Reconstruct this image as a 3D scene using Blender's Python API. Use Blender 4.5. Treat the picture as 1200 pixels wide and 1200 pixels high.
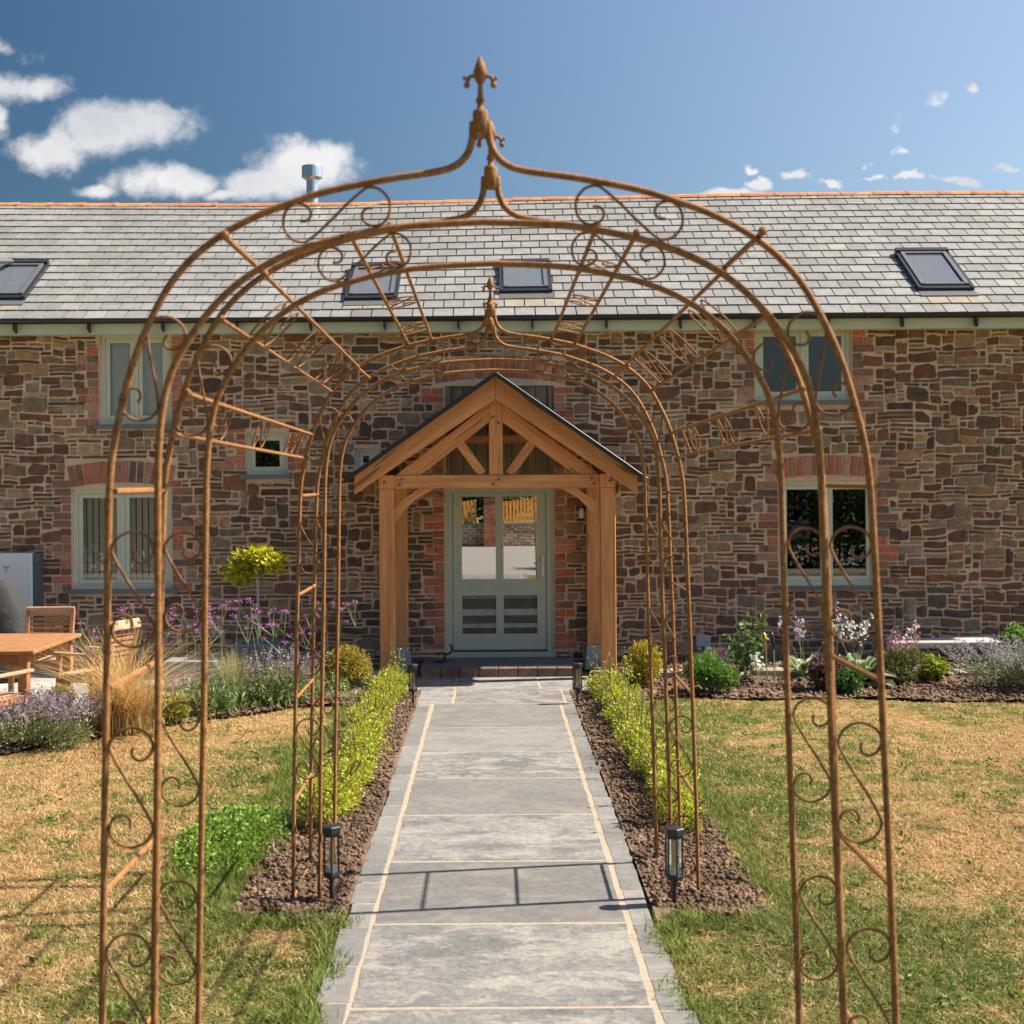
import bpy, math, random
import numpy as np
from mathutils import Vector, Matrix
random.seed(7); RNG = np.random.default_rng(7)
for o in list(bpy.data.objects): bpy.data.objects.remove(o)
S = bpy.context.scene; C = S.collection
R = math.radians

# ------------------------------------------------------------------ camera
F = 1785.0; CX, CY = 576.0, 564.0; H = 2.25; ROLL = R(0.40)
cam_d = bpy.data.cameras.new('camera'); cam = bpy.data.objects.new('camera', cam_d); C.objects.link(cam)
cam_d.sensor_width = 36; cam_d.lens = 36 * F / 1200
cam_d.shift_x = (600 - CX) / 1200; cam_d.shift_y = -(600 - CY) / 1200
cam_d.clip_start = 0.05; cam_d.clip_end = 2000
cam.matrix_world = Matrix.Translation((0, 0, H)) @ Matrix.Rotation(R(90), 4, 'X') @ Matrix.Rotation(-ROLL, 4, 'Z')
cam_d.dof.use_dof = True; cam_d.dof.focus_distance = 15.0; cam_d.dof.aperture_fstop = 5.6
S.camera = cam
S.render.resolution_x = 1024; S.render.resolution_y = 1024

# ------------------------------------------------------------------ sun, sky, exposure
SV = Vector((.88, .145, 1.0)).normalized()
sun_d = bpy.data.lights.new('sun', 'SUN'); sun_d.energy = 2.4; sun_d.angle = R(.53); sun_d.color = (1, .90, .76)
sun = bpy.data.objects.new('sun', sun_d); C.objects.link(sun)
sun.rotation_euler = SV.to_track_quat('Z', 'Y').to_euler(); sun.location = (10, 5, 20)
W = bpy.data.worlds.new('World'); S.world = W; W.use_nodes = True
S.view_settings.view_transform = 'Standard'; S.view_settings.look = 'None'
S.view_settings.exposure = 2.1; S.view_settings.gamma = 1.0; S.view_settings.use_curve_mapping = False
S.render.engine = 'CYCLES'
SKY_K = 0.13

def build_world():
    nt = W.node_tree; N = nt.nodes; L = nt.links; N.clear()
    out = N.new('ShaderNodeOutputWorld'); bg = N.new('ShaderNodeBackground'); bg.inputs[1].default_value = SKY_K
    sky = N.new('ShaderNodeTexSky'); sky.sky_type = 'NISHITA'; sky.sun_disc = False
    sky.sun_elevation = math.asin(SV.z); sky.sun_rotation = math.atan2(SV.x, SV.y)
    sky.air_density = 1.0; sky.dust_density = 1.1; sky.ozone_density = 1.6
    tc = N.new('ShaderNodeTexCoord'); sp = N.new('ShaderNodeSeparateXYZ'); L.new(tc.outputs['Generated'], sp.inputs[0])
    def M(op, a, b=None, c=None, clamp=False):
        n = N.new('ShaderNodeMath'); n.operation = op; n.use_clamp = clamp
        for i, v in enumerate((a, b, c)):
            if v is None: continue
            if isinstance(v, (int, float)): n.inputs[i].default_value = v
            else: L.new(v, n.inputs[i])
        return n.outputs[0]
    ay = M('MAXIMUM', M('ABSOLUTE', sp.outputs[1]), .02)
    u = M('DIVIDE', sp.outputs[0], ay); v = M('DIVIDE', sp.outputs[2], ay)
    cmb = N.new('ShaderNodeCombineXYZ'); L.new(u, cmb.inputs[0]); L.new(v, cmb.inputs[1]); L.new(M('SIGN', sp.outputs[1]), cmb.inputs[2])
    def noise(scale, det, rough=.55):
        n = N.new('ShaderNodeTexNoise'); n.inputs['Scale'].default_value = scale; n.inputs['Detail'].default_value = det
        n.inputs['Roughness'].default_value = rough; L.new(cmb.outputs[0], n.inputs['Vector']); return n
    n1 = noise(26, 8, .6); n2 = noise(9, 4)
    dsp = N.new('ShaderNodeSeparateColor'); L.new(n2.outputs['Color'], dsp.inputs[0])
    uu = M('ADD', u, M('MULTIPLY', M('SUBTRACT', dsp.outputs[0], .5), .055))
    vv = M('ADD', v, M('MULTIPLY', M('SUBTRACT', dsp.outputs[1], .5), .040))
    n4 = noise(75, 4); ds4 = N.new('ShaderNodeSeparateColor'); L.new(n4.outputs['Color'], ds4.inputs[0])
    us = M('ADD', u, M('MULTIPLY', M('SUBTRACT', ds4.outputs[0], .5), .028)); vs = M('ADD', v, M('MULTIPLY', M('SUBTRACT', ds4.outputs[1], .5), .016))
    # clouds: direction (tan azimuth, tan elevation) of each, with its half sizes
    blobs = [(135, 146, 95, 32, 1), (75, 168, 55, 32, 1), (20, 92, 60, 20, .7), (15, 52, 45, 14, .5), (-5, 135, 22, 20, .55), (205, 214, 70, 20, .95), (128, 223, 28, 11, .9), (265, 226, 40, 10, .8),
             (355, 190, 75, 36, 1), (300, 215, 50, 24, 1), (392, 176, 34, 26, .9), (-160, 150, 90, 40, 1),
             (935, 210, 17, 7, .9), (1022, 195, 13, 6, .8), (1060, 182, 13, 6, .9), (1068, 211, 16, 6, 1), (1125, 213, 20, 5, 1), (890, 218, 17, 7, 1), (975, 219, 16, 6, 1),
             (845, 222, 45, 6, 1), (1140, 104, 11, 6, .8), (1102, 120, 14, 8, .5), (1052, 150, 10, 10, .45), (1187, 203, 16, 6, .8), (1025, 212, 14, 6, .9), (1140, 216, 18, 6, 1), (885, 200, 9, 5, .8), (1300, 190, 60, 12, .9)]
    m = None
    for (px, py, rx, ry, st) in blobs:
        a = M('MULTIPLY', M('SUBTRACT', uu if rx > 25 else us, (px - CX) / F), F / rx); b = M('MULTIPLY', M('SUBTRACT', vv if rx > 25 else vs, (CY - py) / F), F / ry)
        r = M('SQRT', M('ADD', M('MULTIPLY', a, a), M('MULTIPLY', b, b)))
        d = M('MULTIPLY', M('SUBTRACT', 1.25, r), st)
        m = d if m is None else M('MAXIMUM', m, d)
    front = M('GREATER_THAN', sp.outputs[1], 0.02)
    m = M('MULTIPLY', M('MAXIMUM', m, -.8), front)
    m = M('SUBTRACT', m, M('MULTIPLY', M('SUBTRACT', 1, front), .35))
    dens = M('ADD', m, M('MULTIPLY', M('SUBTRACT', n1.outputs['Fac'], .5), 2.3))
    mr = N.new('ShaderNodeMapRange'); mr.interpolation_type = 'SMOOTHSTEP'
    mr.inputs[1].default_value = .08; mr.inputs[2].default_value = .80; L.new(dens, mr.inputs[0])
    alpha = M('MULTIPLY', mr.outputs[0], M('GREATER_THAN', sp.outputs[2], 0.0)); alpha = M('MULTIPLY', alpha, .93)
    n3 = noise(14, 5)
    cr = N.new('ShaderNodeValToRGB'); L.new(n3.outputs['Fac'], cr.inputs[0])
    cr.color_ramp.elements[0].position = .3; cr.color_ramp.elements[0].color = (1.2, 1.25, 1.34, 1)
    cr.color_ramp.elements[1].position = .65; cr.color_ramp.elements[1].color = (1.78, 1.74, 1.7, 1)
    hs = N.new('ShaderNodeHueSaturation'); L.new(sky.outputs[0], hs.inputs['Color'])
    # clear air is deeper blue away from the sun and paler towards it
    dt = N.new('ShaderNodeVectorMath'); dt.operation = 'DOT_PRODUCT'; L.new(tc.outputs['Generated'], dt.inputs[0]); dt.inputs[1].default_value = SV
    def MR(lo, hi, a, b):
        r = N.new('ShaderNodeMapRange'); r.interpolation_type = 'SMOOTHSTEP'; r.inputs[1].default_value = lo; r.inputs[2].default_value = hi; r.inputs[3].default_value = a; r.inputs[4].default_value = b; L.new(dt.outputs['Value'], r.inputs[0]); return r.outputs[0]
    L.new(MR(-.1, .65, .088, .285), hs.inputs['Value']); L.new(MR(0, .6, 1.38, .92), hs.inputs['Saturation'])
    mx = N.new('ShaderNodeMix'); mx.data_type = 'RGBA'; L.new(alpha, mx.inputs[0]); L.new(hs.outputs[0], mx.inputs[6]); L.new(cr.outputs[0], mx.inputs[7])
    L.new(mx.outputs[2], bg.inputs[0]); L.new(bg.outputs[0], out.inputs[0])
build_world()

# ------------------------------------------------------------------ geometry helpers
def P(px, py, D):
    dx, dy = px - CX, CY - py
    x = dx * math.cos(ROLL) + dy * math.sin(ROLL); z = -dx * math.sin(ROLL) + dy * math.cos(ROLL)
    return Vector((x * D / F, D, H + z * D / F))
def G(px, py):                                    # where the sight line meets the ground
    dx, dy = px - CX, CY - py
    z = -dx * math.sin(ROLL) + dy * math.cos(ROLL); D = -H * F / z
    return Vector(((dx * math.cos(ROLL) + dy * math.sin(ROLL)) * D / F, D, 0))
def rect(x0, y0, x1, y1, D):                      # upright rectangle on plane y=D: x0,z0,x1,z1 in metres
    c = P((x0 + x1) / 2, (y0 + y1) / 2, D); w = (x1 - x0) * D / F / 2; h = (y1 - y0) * D / F / 2
    return c.x - w, c.z - h, c.x + w, c.z + h

class MB:
    def __init__(s): s.v = []; s.f = []; s.c = []; s.col = (1, 1, 1)
    def add(s, vs, fs, col=None):
        b = len(s.v); s.v += [tuple(p) for p in vs]; s.f += [tuple(i + b for i in f) for f in fs]; s.c += [col or s.col] * len(fs); return s
    def box(s, a, b, col=None, taper=0, bev=0):
        x0, y0, z0 = a; x1, y1, z1 = b
        if bev:
            m = bev; pts = []
            for (z, k) in ((z0, m), (z0 + m, 0), (z1 - m, 0), (z1, m)):
                for (X, Y) in ((x0 + k, y0 + m), (x0 + m, y0 + k), (x1 - m, y0 + k), (x1 - k, y0 + m), (x1 - k, y1 - m), (x1 - m, y1 - k), (x0 + m, y1 - k), (x0 + k, y1 - m)):
                    pts.append((X, Y, z))
            fs = [tuple(range(7, -1, -1)), tuple(range(24, 32))]
            for r in range(3):
                for i in range(8): j = (i + 1) % 8; fs.append((r * 8 + i, r * 8 + j, r * 8 + 8 + j, r * 8 + 8 + i))
            return s.add(pts, fs, col)
        vs = [(x0, y0, z0), (x1, y0, z0), (x1, y1, z0), (x0, y1, z0), (x0, y0, z1), (x1, y0, z1), (x1, y1, z1), (x0, y1, z1)]
        return s.add(vs, [(3, 2, 1, 0), (4, 5, 6, 7), (0, 1, 5, 4), (1, 2, 6, 5), (2, 3, 7, 6), (3, 0, 4, 7)], col)
    def beam(s, p, q, w, d, up=(0, 1, 0), col=None, bev=.006):   # timber from p to q; w across, d along 'up'
        p, q = Vector(p), Vector(q); t = (q - p).normalized(); u = Vector(up); u = (u - t * u.dot(t)).normalized(); a = t.cross(u)
        w /= 2; d /= 2; vs = []
        for e in (p, q):
            for (i, j) in ((-w + bev, -d), (w - bev, -d), (w, -d + bev), (w, d - bev), (w - bev, d), (-w + bev, d), (-w, d - bev), (-w, -d + bev)):
                vs.append(e + a * i + u * j)
        fs = [tuple(range(7, -1, -1)), tuple(range(8, 16))] + [(i, (i + 1) % 8, 8 + (i + 1) % 8, 8 + i) for i in range(8)]
        return s.add(vs, fs, col)
    def tube(s, pts, r, n=6, col=None, closed=False):
        pts = [Vector(p) for p in pts]; m = len(pts); rs = r if isinstance(r, (list, tuple)) else [r] * m
        t0 = (pts[1] - pts[0]).normalized(); a = Vector((0, 0, 1)) if abs(t0.z) < .9 else Vector((1, 0, 0)); a = (a - t0 * a.dot(t0)).normalized()
        vs = []
        for i, p in enumerate(pts):
            t = (pts[min(i + 1, m - 1)] - pts[max(i - 1, 0)]).normalized(); a = (a - t * a.dot(t)).normalized(); b = t.cross(a)
            for k in range(n):
                an = 2 * math.pi * k / n; vs.append(p + (a * math.cos(an) + b * math.sin(an)) * rs[i])
        fs = [(i * n + k, i * n + (k + 1) % n, (i + 1) * n + (k + 1) % n, (i + 1) * n + k) for i in range(m - 1) for k in range(n)]
        fs += [tuple(range(n - 1, -1, -1)), tuple(range((m - 1) * n, m * n))]
        return s.add(vs, fs, col)
    def lathe(s, c, prof, n=12, col=None):        # prof: (radius, z)
        c = Vector(c); vs = []
        for (r, z) in prof:
            for k in range(n): an = 2 * math.pi * (k + .5) / n; vs.append((c.x + r * math.cos(an), c.y + r * math.sin(an), c.z + z))
        m = len(prof)
        fs = [(i * n + k, i * n + (k + 1) % n, (i + 1) * n + (k + 1) % n, (i + 1) * n + k) for i in range(m - 1) for k in range(n)]
        fs += [tuple(range(n - 1, -1, -1)), tuple(range((m - 1) * n, m * n))]
        return s.add(vs, fs, col)
    def prism(s, poly, y0, y1, col=None):         # poly in x,z extruded along y
        n = len(poly); vs = [(x, y0, z) for x, z in poly] + [(x, y1, z) for x, z in poly]
        return s.add(vs, [tuple(range(n)), tuple(range(2 * n - 1, n - 1, -1))] + [(i, i + n, (i + 1) % n + n, (i + 1) % n) for i in range(n)], col)
    def build(s, name, mat, parent=None, smooth=False, kind=None, off=None):
        me = bpy.data.meshes.new(name); off = Vector(off) if off is not None else (worldloc(parent) if parent else Vector((0, 0, 0)))
        me.from_pydata([(v[0] - off.x, v[1] - off.y, v[2] - off.z) for v in s.v], [], s.f)
        at = me.attributes.new('Col', 'FLOAT_COLOR', 'FACE')
        at.data.foreach_set('color', np.array([(*c[:3], 1) for c in s.c], dtype=np.float32).ravel())
        if smooth: me.polygons.foreach_set('use_smooth', [True] * len(me.polygons))
        me.materials.append(mat); me.update()
        o = bpy.data.objects.new(name, me); C.objects.link(o)
        if parent: o.parent = parent
        if kind: o['kind'] = kind
        return o
def worldloc(o):
    v = Vector((0, 0, 0))
    while o: v += o.location; o = o.parent
    return v
def npmesh(name, verts, faces, cols, mat, parent=None, kind=None, smooth=False):
    """verts (n,3), faces (m,k) constant k, cols (m,3)"""
    me = bpy.data.meshes.new(name); off = worldloc(parent) if parent else Vector((0, 0, 0))
    verts = np.asarray(verts, np.float32) - np.array(off, np.float32)
    n, (m, k) = len(verts), faces.shape
    me.vertices.add(n); me.vertices.foreach_set('co', verts.ravel())
    me.loops.add(m * k); me.loops.foreach_set('vertex_index', faces.astype(np.int32).ravel())
    me.polygons.add(m); me.polygons.foreach_set('loop_start', np.arange(0, m * k, k, dtype=np.int32))
    at = me.attributes.new('Col', 'FLOAT_COLOR', 'FACE')
    at.data.foreach_set('color', np.concatenate([cols, np.ones((m, 1))], 1).astype(np.float32).ravel())
    if smooth: me.polygons.foreach_set('use_smooth', [True] * m)
    me.materials.append(mat); me.update(calc_edges=True)
    o = bpy.data.objects.new(name, me); C.objects.link(o)
    if parent: o.parent = parent
    if kind: o['kind'] = kind
    return o
def empty(name, loc=(0, 0, 0), label=None, cat=None, group=None, parent=None):
    o = bpy.data.objects.new(name, None); o.empty_display_size = .1; C.objects.link(o); o.parent = parent
    o.location = Vector(loc) - (worldloc(parent) if parent else Vector((0, 0, 0)))
    return tag(o, label, cat, group)
def tag(o, label=None, cat=None, group=None, kind=None):
    if label: o['label'] = label
    if cat: o['category'] = cat
    if group: o['group'] = group
    if kind: o['kind'] = kind
    return o
def copy_tree(o, parent=None):
    c = o.copy(); C.objects.link(c); c.parent = parent
    for ch in list(o.children): copy_tree(ch, c)
    return c
def catmull(pts, k=5):
    P_ = [Vector(p) for p in pts]; out = []
    for i in range(len(P_) - 1):
        p0 = P_[max(i - 1, 0)]; p1 = P_[i]; p2 = P_[i + 1]; p3 = P_[min(i + 2, len(P_) - 1)]
        for j in range(k):
            t = j / k; out.append(.5 * ((2 * p1) + (p2 - p0) * t + (2 * p0 - 5 * p1 + 4 * p2 - p3) * t * t + (3 * p1 - p0 - 3 * p2 + p3) * t ** 3))
    return out + [P_[-1]]
_LAT = RNG.random((64, 64))
def vnoise(x, y):
    x = np.asarray(x, float); y = np.asarray(y, float); xi = np.floor(x).astype(int); yi = np.floor(y).astype(int); fx = x - xi; fy = y - yi
    fx = fx * fx * (3 - 2 * fx); fy = fy * fy * (3 - 2 * fy); g = lambda a, b: _LAT[a % 64, b % 64]
    return (g(xi, yi) * (1 - fx) + g(xi + 1, yi) * fx) * (1 - fy) + (g(xi, yi + 1) * (1 - fx) + g(xi + 1, yi + 1) * fx) * fy
def fbm(x, y, o=4): return sum(vnoise(x * 2 ** i + 17 * i, y * 2 ** i + 5 * i) * .5 ** i for i in range(o)) / sum(.5 ** i for i in range(o))

# ------------------------------------------------------------------ materials
def mat(name, color=None, rough=.8, var=.25, scale=12, bump=.3, bscale=40, metal=0, spec=.4, stretch=(1, 1, 1), dirt=None, dscale=2, transl=0, bdist=.01, pale=None, rot=0, rnd=False, crack=None):
    m = bpy.data.materials.new(name); m.use_nodes = True; nt = m.node_tree; N = nt.nodes; L = nt.links
    b = N['Principled BSDF']; b.inputs['Roughness'].default_value = rough; b.inputs['Metallic'].default_value = metal; b.inputs['Specular IOR Level'].default_value = spec
    tc = N.new('ShaderNodeTexCoord'); mp = N.new('ShaderNodeMapping'); mp.inputs['Scale'].default_value = stretch; mr0 = N.new('ShaderNodeMapping'); mr0.inputs['Rotation'].default_value = (0, rot, 0); L.new(tc.outputs['Object'], mr0.inputs[0])
    if rnd: oi = N.new('ShaderNodeObjectInfo'); rv = N.new('ShaderNodeVectorMath'); rv.operation = 'SCALE'; rv.inputs[0].default_value = (37, 23, 11); L.new(oi.outputs['Random'], rv.inputs['Scale']); L.new(rv.outputs[0], mr0.inputs['Location'])
    L.new(mr0.outputs[0], mp.inputs[0])
    if color is None: at = N.new('ShaderNodeAttribute'); at.attribute_name = 'Col'; src = at.outputs['Color']
    else: rg = N.new('ShaderNodeRGB'); rg.outputs[0].default_value = (*color, 1); src = rg.outputs[0]
    if var:
        nz = N.new('ShaderNodeTexNoise'); nz.inputs['Scale'].default_value = scale; nz.inputs['Detail'].default_value = 8; nz.inputs['Roughness'].default_value = .65; L.new(mp.outputs[0], nz.inputs['Vector'])
        mr = N.new('ShaderNodeMapRange'); mr.inputs[1].default_value = .3; mr.inputs[2].default_value = .7; mr.inputs[3].default_value = 1 - var; mr.inputs[4].default_value = 1 + var; L.new(nz.outputs['Fac'], mr.inputs[0])
        vm = N.new('ShaderNodeVectorMath'); vm.operation = 'SCALE'; L.new(src, vm.inputs[0]); L.new(mr.outputs[0], vm.inputs['Scale']); src = vm.outputs[0]
    if dirt:
        nd = N.new('ShaderNodeTexNoise'); nd.inputs['Scale'].default_value = dscale; nd.inputs['Detail'].default_value = 9; nd.inputs['Roughness'].default_value = .7; L.new(mp.outputs[0], nd.inputs['Vector'])
        md = N.new('ShaderNodeMapRange'); md.inputs[1].default_value = .48 if pale else .47; md.inputs[2].default_value = .58 if pale else .63; md.inputs[4].default_value = dirt[3]; L.new(nd.outputs['Fac'], md.inputs[0])
        mx = N.new('ShaderNodeMix'); mx.data_type = 'RGBA'; L.new(md.outputs[0], mx.inputs[0]); L.new(src, mx.inputs[6]); mx.inputs[7].default_value = (*dirt[:3], 1); src = mx.outputs[2]
    if pale:
        nd = N.new('ShaderNodeTexNoise'); nd.inputs['Scale'].default_value = dscale * 1.4; nd.inputs['Detail'].default_value = 10; nd.inputs['Roughness'].default_value = .78; nd.inputs['Distortion'].default_value = .35
        of = N.new('ShaderNodeVectorMath'); of.inputs[1].default_value = (7, 3, 1); L.new(mp.outputs[0], of.inputs[0]); L.new(of.outputs[0], nd.inputs['Vector'])
        md = N.new('ShaderNodeMapRange'); md.inputs[1].default_value = .50; md.inputs[2].default_value = .57; md.inputs[4].default_value = pale[3]; L.new(nd.outputs['Fac'], md.inputs[0])
        mx = N.new('ShaderNodeMix'); mx.data_type = 'RGBA'; L.new(md.outputs[0], mx.inputs[0]); L.new(src, mx.inputs[6]); mx.inputs[7].default_value = (*pale[:3], 1); src = mx.outputs[2]
    if crack:
        nd = N.new('ShaderNodeTexNoise'); nd.inputs['Scale'].default_value = 14; nd.inputs['Detail'].default_value = 3; of = N.new('ShaderNodeVectorMath'); of.inputs[1].default_value = (3, 9, 5); L.new(mp.outputs[0], of.inputs[0]); L.new(of.outputs[0], nd.inputs['Vector'])
        md = N.new('ShaderNodeMapRange'); md.inputs[1].default_value = .655; md.inputs[2].default_value = .69; md.inputs[4].default_value = crack[3]; L.new(nd.outputs['Fac'], md.inputs[0])
        mx = N.new('ShaderNodeMix'); mx.data_type = 'RGBA'; L.new(md.outputs[0], mx.inputs[0]); L.new(src, mx.inputs[6]); mx.inputs[7].default_value = (*crack[:3], 1); src = mx.outputs[2]
    L.new(src, b.inputs['Base Color'])
    if bump:
        nb = N.new('ShaderNodeTexNoise'); nb.inputs['Scale'].default_value = bscale; nb.inputs['Detail'].default_value = 9; nb.inputs['Roughness'].default_value = .6; L.new(mp.outputs[0], nb.inputs['Vector'])
        bp = N.new('ShaderNodeBump'); bp.inputs['Strength'].default_value = bump; bp.inputs['Distance'].default_value = bdist; L.new(nb.outputs['Fac'], bp.inputs['Height']); L.new(bp.outputs[0], b.inputs['Normal'])
    if transl:
        tr = N.new('ShaderNodeBsdfTranslucent'); L.new(src, tr.inputs[0]); ms = N.new('ShaderNodeMixShader'); ms.inputs[0].default_value = transl
        L.new(b.outputs[0], ms.inputs[1]); L.new(tr.outputs[0], ms.inputs[2]); L.new(ms.outputs[0], N['Material Output'].inputs[0])
    return m
def glass(name, refl=.2, tint=(.8, .85, .85), rough=.0, gl=(.95, .97, 1)):
    m = bpy.data.materials.new(name); m.use_nodes = True; nt = m.node_tree; N = nt.nodes; L = nt.links; N.remove(N['Principled BSDF'])
    tr = N.new('ShaderNodeBsdfTransparent'); tr.inputs[0].default_value = (*tint, 1); g = N.new('ShaderNodeBsdfGlossy'); g.inputs['Roughness'].default_value = rough; g.inputs[0].default_value = (*gl, 1)
    fr = N.new('ShaderNodeFresnel'); fr.inputs[0].default_value = 1.5; ad = N.new('ShaderNodeMath'); ad.operation = 'ADD'; ad.use_clamp = True; ad.inputs[1].default_value = refl; L.new(fr.outputs[0], ad.inputs[0])
    ms = N.new('ShaderNodeMixShader'); L.new(ad.outputs[0], ms.inputs[0]); L.new(tr.outputs[0], ms.inputs[1]); L.new(g.outputs[0], ms.inputs[2]); L.new(ms.outputs[0], N['Material Output'].inputs[0])
    return m
M_rust = mat('rusty_iron', (.34, .155, .05), .75, .45, 90, .6, 260, spec=.3, dirt=(.15, .065, .028, .75), dscale=40, bdist=.002)
M_rustd = mat('rusty_wire', (.25, .115, .045), .75, .3, 60, .3, 220, spec=.3)
M_stone = mat('rubble_stone', None, .85, .38, 14, .8, 45, spec=.3, dirt=(.26, .19, .13, .25), dscale=9, bdist=.02)
M_mortar = mat('lime_mortar', (.76, .54, .37), .95, .15, 5, .7, 70, dirt=(.66, .45, .29, .6), dscale=3, bdist=.012)
M_brick = mat('old_brick', None, .88, .3, 18, .6, 70, spec=.25, dirt=(.50, .34, .24, .28), dscale=7, bdist=.008)
M_slate = mat('roof_slate', None, .5, .18, 7, .35, 35, spec=.5, stretch=(1, 1, 1), dirt=(.19, .18, .165, .5), dscale=1.6, bdist=.006)
M_ridge = mat('terracotta_ridge', (.50, .17, .07), .85, .2, 8, .4, 50, dirt=(.62, .33, .06, .9), dscale=5)
def oak(name, st, rot=0): return mat(name, (.74, .325, .12), .6, .30, 22, .35, 60, stretch=st, dirt=(.56, .20, .06, .7), dscale=9, rot=rot, crack=(.20, .08, .03, .8))
M_oak = oak('green_oak_upright', (1, 1, .07)); M_oakh = oak('green_oak_level', (.07, 1, 1)); M_oakl = oak('green_oak_pitch_left', (.07, 1, 1), R(37)); M_oakr = oak('green_oak_pitch_right', (.07, 1, 1), R(-37))
M_sage = mat('sage_paint', (.62, .65, .50), .45, .04, 6, .05, 60, spec=.5)
M_sagedk = mat('sage_door_paint', (.54, .57, .44), .45, .05, 6, .05, 60, spec=.5)
M_black = mat('black_metal', (.022, .024, .028), .4, .1, 30, .05, 80, spec=.5)
M_lead = mat('grey_flashing', (.12, .125, .135), .45, .15, 20, .2, 60, spec=.5)
M_sill = mat('slate_sill', (.17, .18, .19), .6, .2, 20, .2, 60)
M_slab = mat('riven_paving', None, .75, .30, 30, .9, 13, dirt=(.115, .115, .115, .75), dscale=2.4, spec=.4, bdist=.03, stretch=(.75, 1.2, 1), pale=(.32, .30, .262, .8), rnd=True)
M_slabp = mat('smooth_paving', None, .75, .22, 22, .6, 10, dirt=(.13, .125, .12, .45), dscale=2.2, spec=.4, bdist=.02, stretch=(.8, 1.1, 1), pale=(.27, .245, .20, .4), rnd=True)
M_sett = mat('grey_setts', None, .8, .2, 12, .6, 40, dirt=(.16, .155, .15, .5), dscale=5, rnd=True, bdist=.01)
M_grout = mat('sandy_grout', (.36, .30, .225), .95, .15, 20, .4, 90)
M_soil = mat('bare_soil', None, .95, .4, 16, .9, 35, spec=.15, dirt=(.085, .056, .038, .5), dscale=12, bdist=.03)
M_lawn = mat('lawn_ground', None, .95, .3, 25, .8, 60, spec=.1, bdist=.02)
M_grass = mat('grass_blades', None, .7, 0, 1, 0, 1, spec=.25, transl=.3)
M_leaf = mat('leaves', None, .55, .12, 30, 0, 1, spec=.4, transl=.35)
M_bark = mat('bark', (.13, .10, .07), .9, .3, 30, .6, 60)
M_teak = mat('teak', (.37, .17, .07), .6, .22, 10, .3, 50, stretch=(1, 1, 1), dirt=(.30, .17, .09, .5), dscale=4)
M_teak_pale = mat('weathered_teak', (.46, .30, .18), .7, .15, 12, .3, 50)
M_white = mat('white_enamel', (.85, .85, .84), .35, .03, 5, 0, 1, spec=.5)
M_cover = mat('grey_canvas', (.042, .042, .044), .9, .2, 60, .7, 9, bdist=.03)
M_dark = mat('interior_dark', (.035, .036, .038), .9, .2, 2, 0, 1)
M_fabric = mat('blind_fabric', (.80, .70, .56), .9, .08, 5, 0, 1)
M_net = mat('net_curtain', (.85, .84, .78), .9, .12, 60, 0, 1)
M_glass = glass('window_glass', .04, (.95, .96, .95))
M_lowglass = glass('door_lower_glass', -.025, (.97, .97, .97))
M_doorglass = glass('door_glass', .5, (.6, .65, .65))
M_lampglass = glass('lamp_glass', .03, (.9, .92, .92))
M_steel = mat('galvanised_steel', (.62, .66, .70), .28, .1, 20, .05, 60, metal=.9)
M_zinc = mat('zinc_planter', (.27, .30, .33), .6, .12, 10, .1, 40, metal=.2)
M_concrete = mat('pale_stone', (.46, .44, .41), .85, .15, 10, .5, 50)
M_gravel = mat('gravel', (.32, .29, .245), .95, .4, 60, .9, 120, bdist=.02)
M_field = mat('field_grass', (.16, .17, .06), .95, .3, .5, .4, 6)
M_board = mat('grey_boards', (.27, .205, .14), .85, .3, 8, .5, 60, stretch=(1, 1, .15))
M_fence = mat('orange_fence', (.78, .34, .06), .6, .1, 8, 0, 1)
M_bulb = mat('amber_filament', (.75, .42, .12), .4, 0, 1, 0, 1)
M_plastic = mat('grey_plastic', (.42, .45, .48), .5, .05, 5, 0, 1)
M_yellow = mat('yellow_handle', (.75, .42, .03), .4, 0, 1, 0, 1)

# ================================================================== ground
def nonlawn(x, y):
    """soil beds, path and patio: True where no lawn grows"""
    path = (x > -.76 + .0 * y) & (x < .82)
    bedL = (y > 7.75 + .12 * np.sin(x * 9)) & (x > -1.32 + .06 * np.sin(y * 3.1) - .0 * y) & (x < -.7)
    bedR = (y > 7.75 + .12 * np.sin(x * 7)) & (x < 1.38 + .06 * np.sin(y * 2.7)) & (x > .8)
    eL = bed_edge_left(x); eR = bed_edge_right(x)
    wall = np.where(x < 0, y > eL, y > eR)
    return path | bedL | bedR | wall
def bed_edge_left(x): return np.interp(x, [-9, -5.5, -4.1, -3.4, -2.6, -2.0, -1.3], [12.2, 12.3, 12.5, 13.6, 14.5, 15.1, 15.3]) + .06 * np.sin(x * 6)
def bed_edge_right(x): return np.interp(x, [1.3, 2.2, 4, 6, 9], [15.5, 15.6, 15.45, 14.9, 14.6]) + .07 * np.sin(x * 4)
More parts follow.
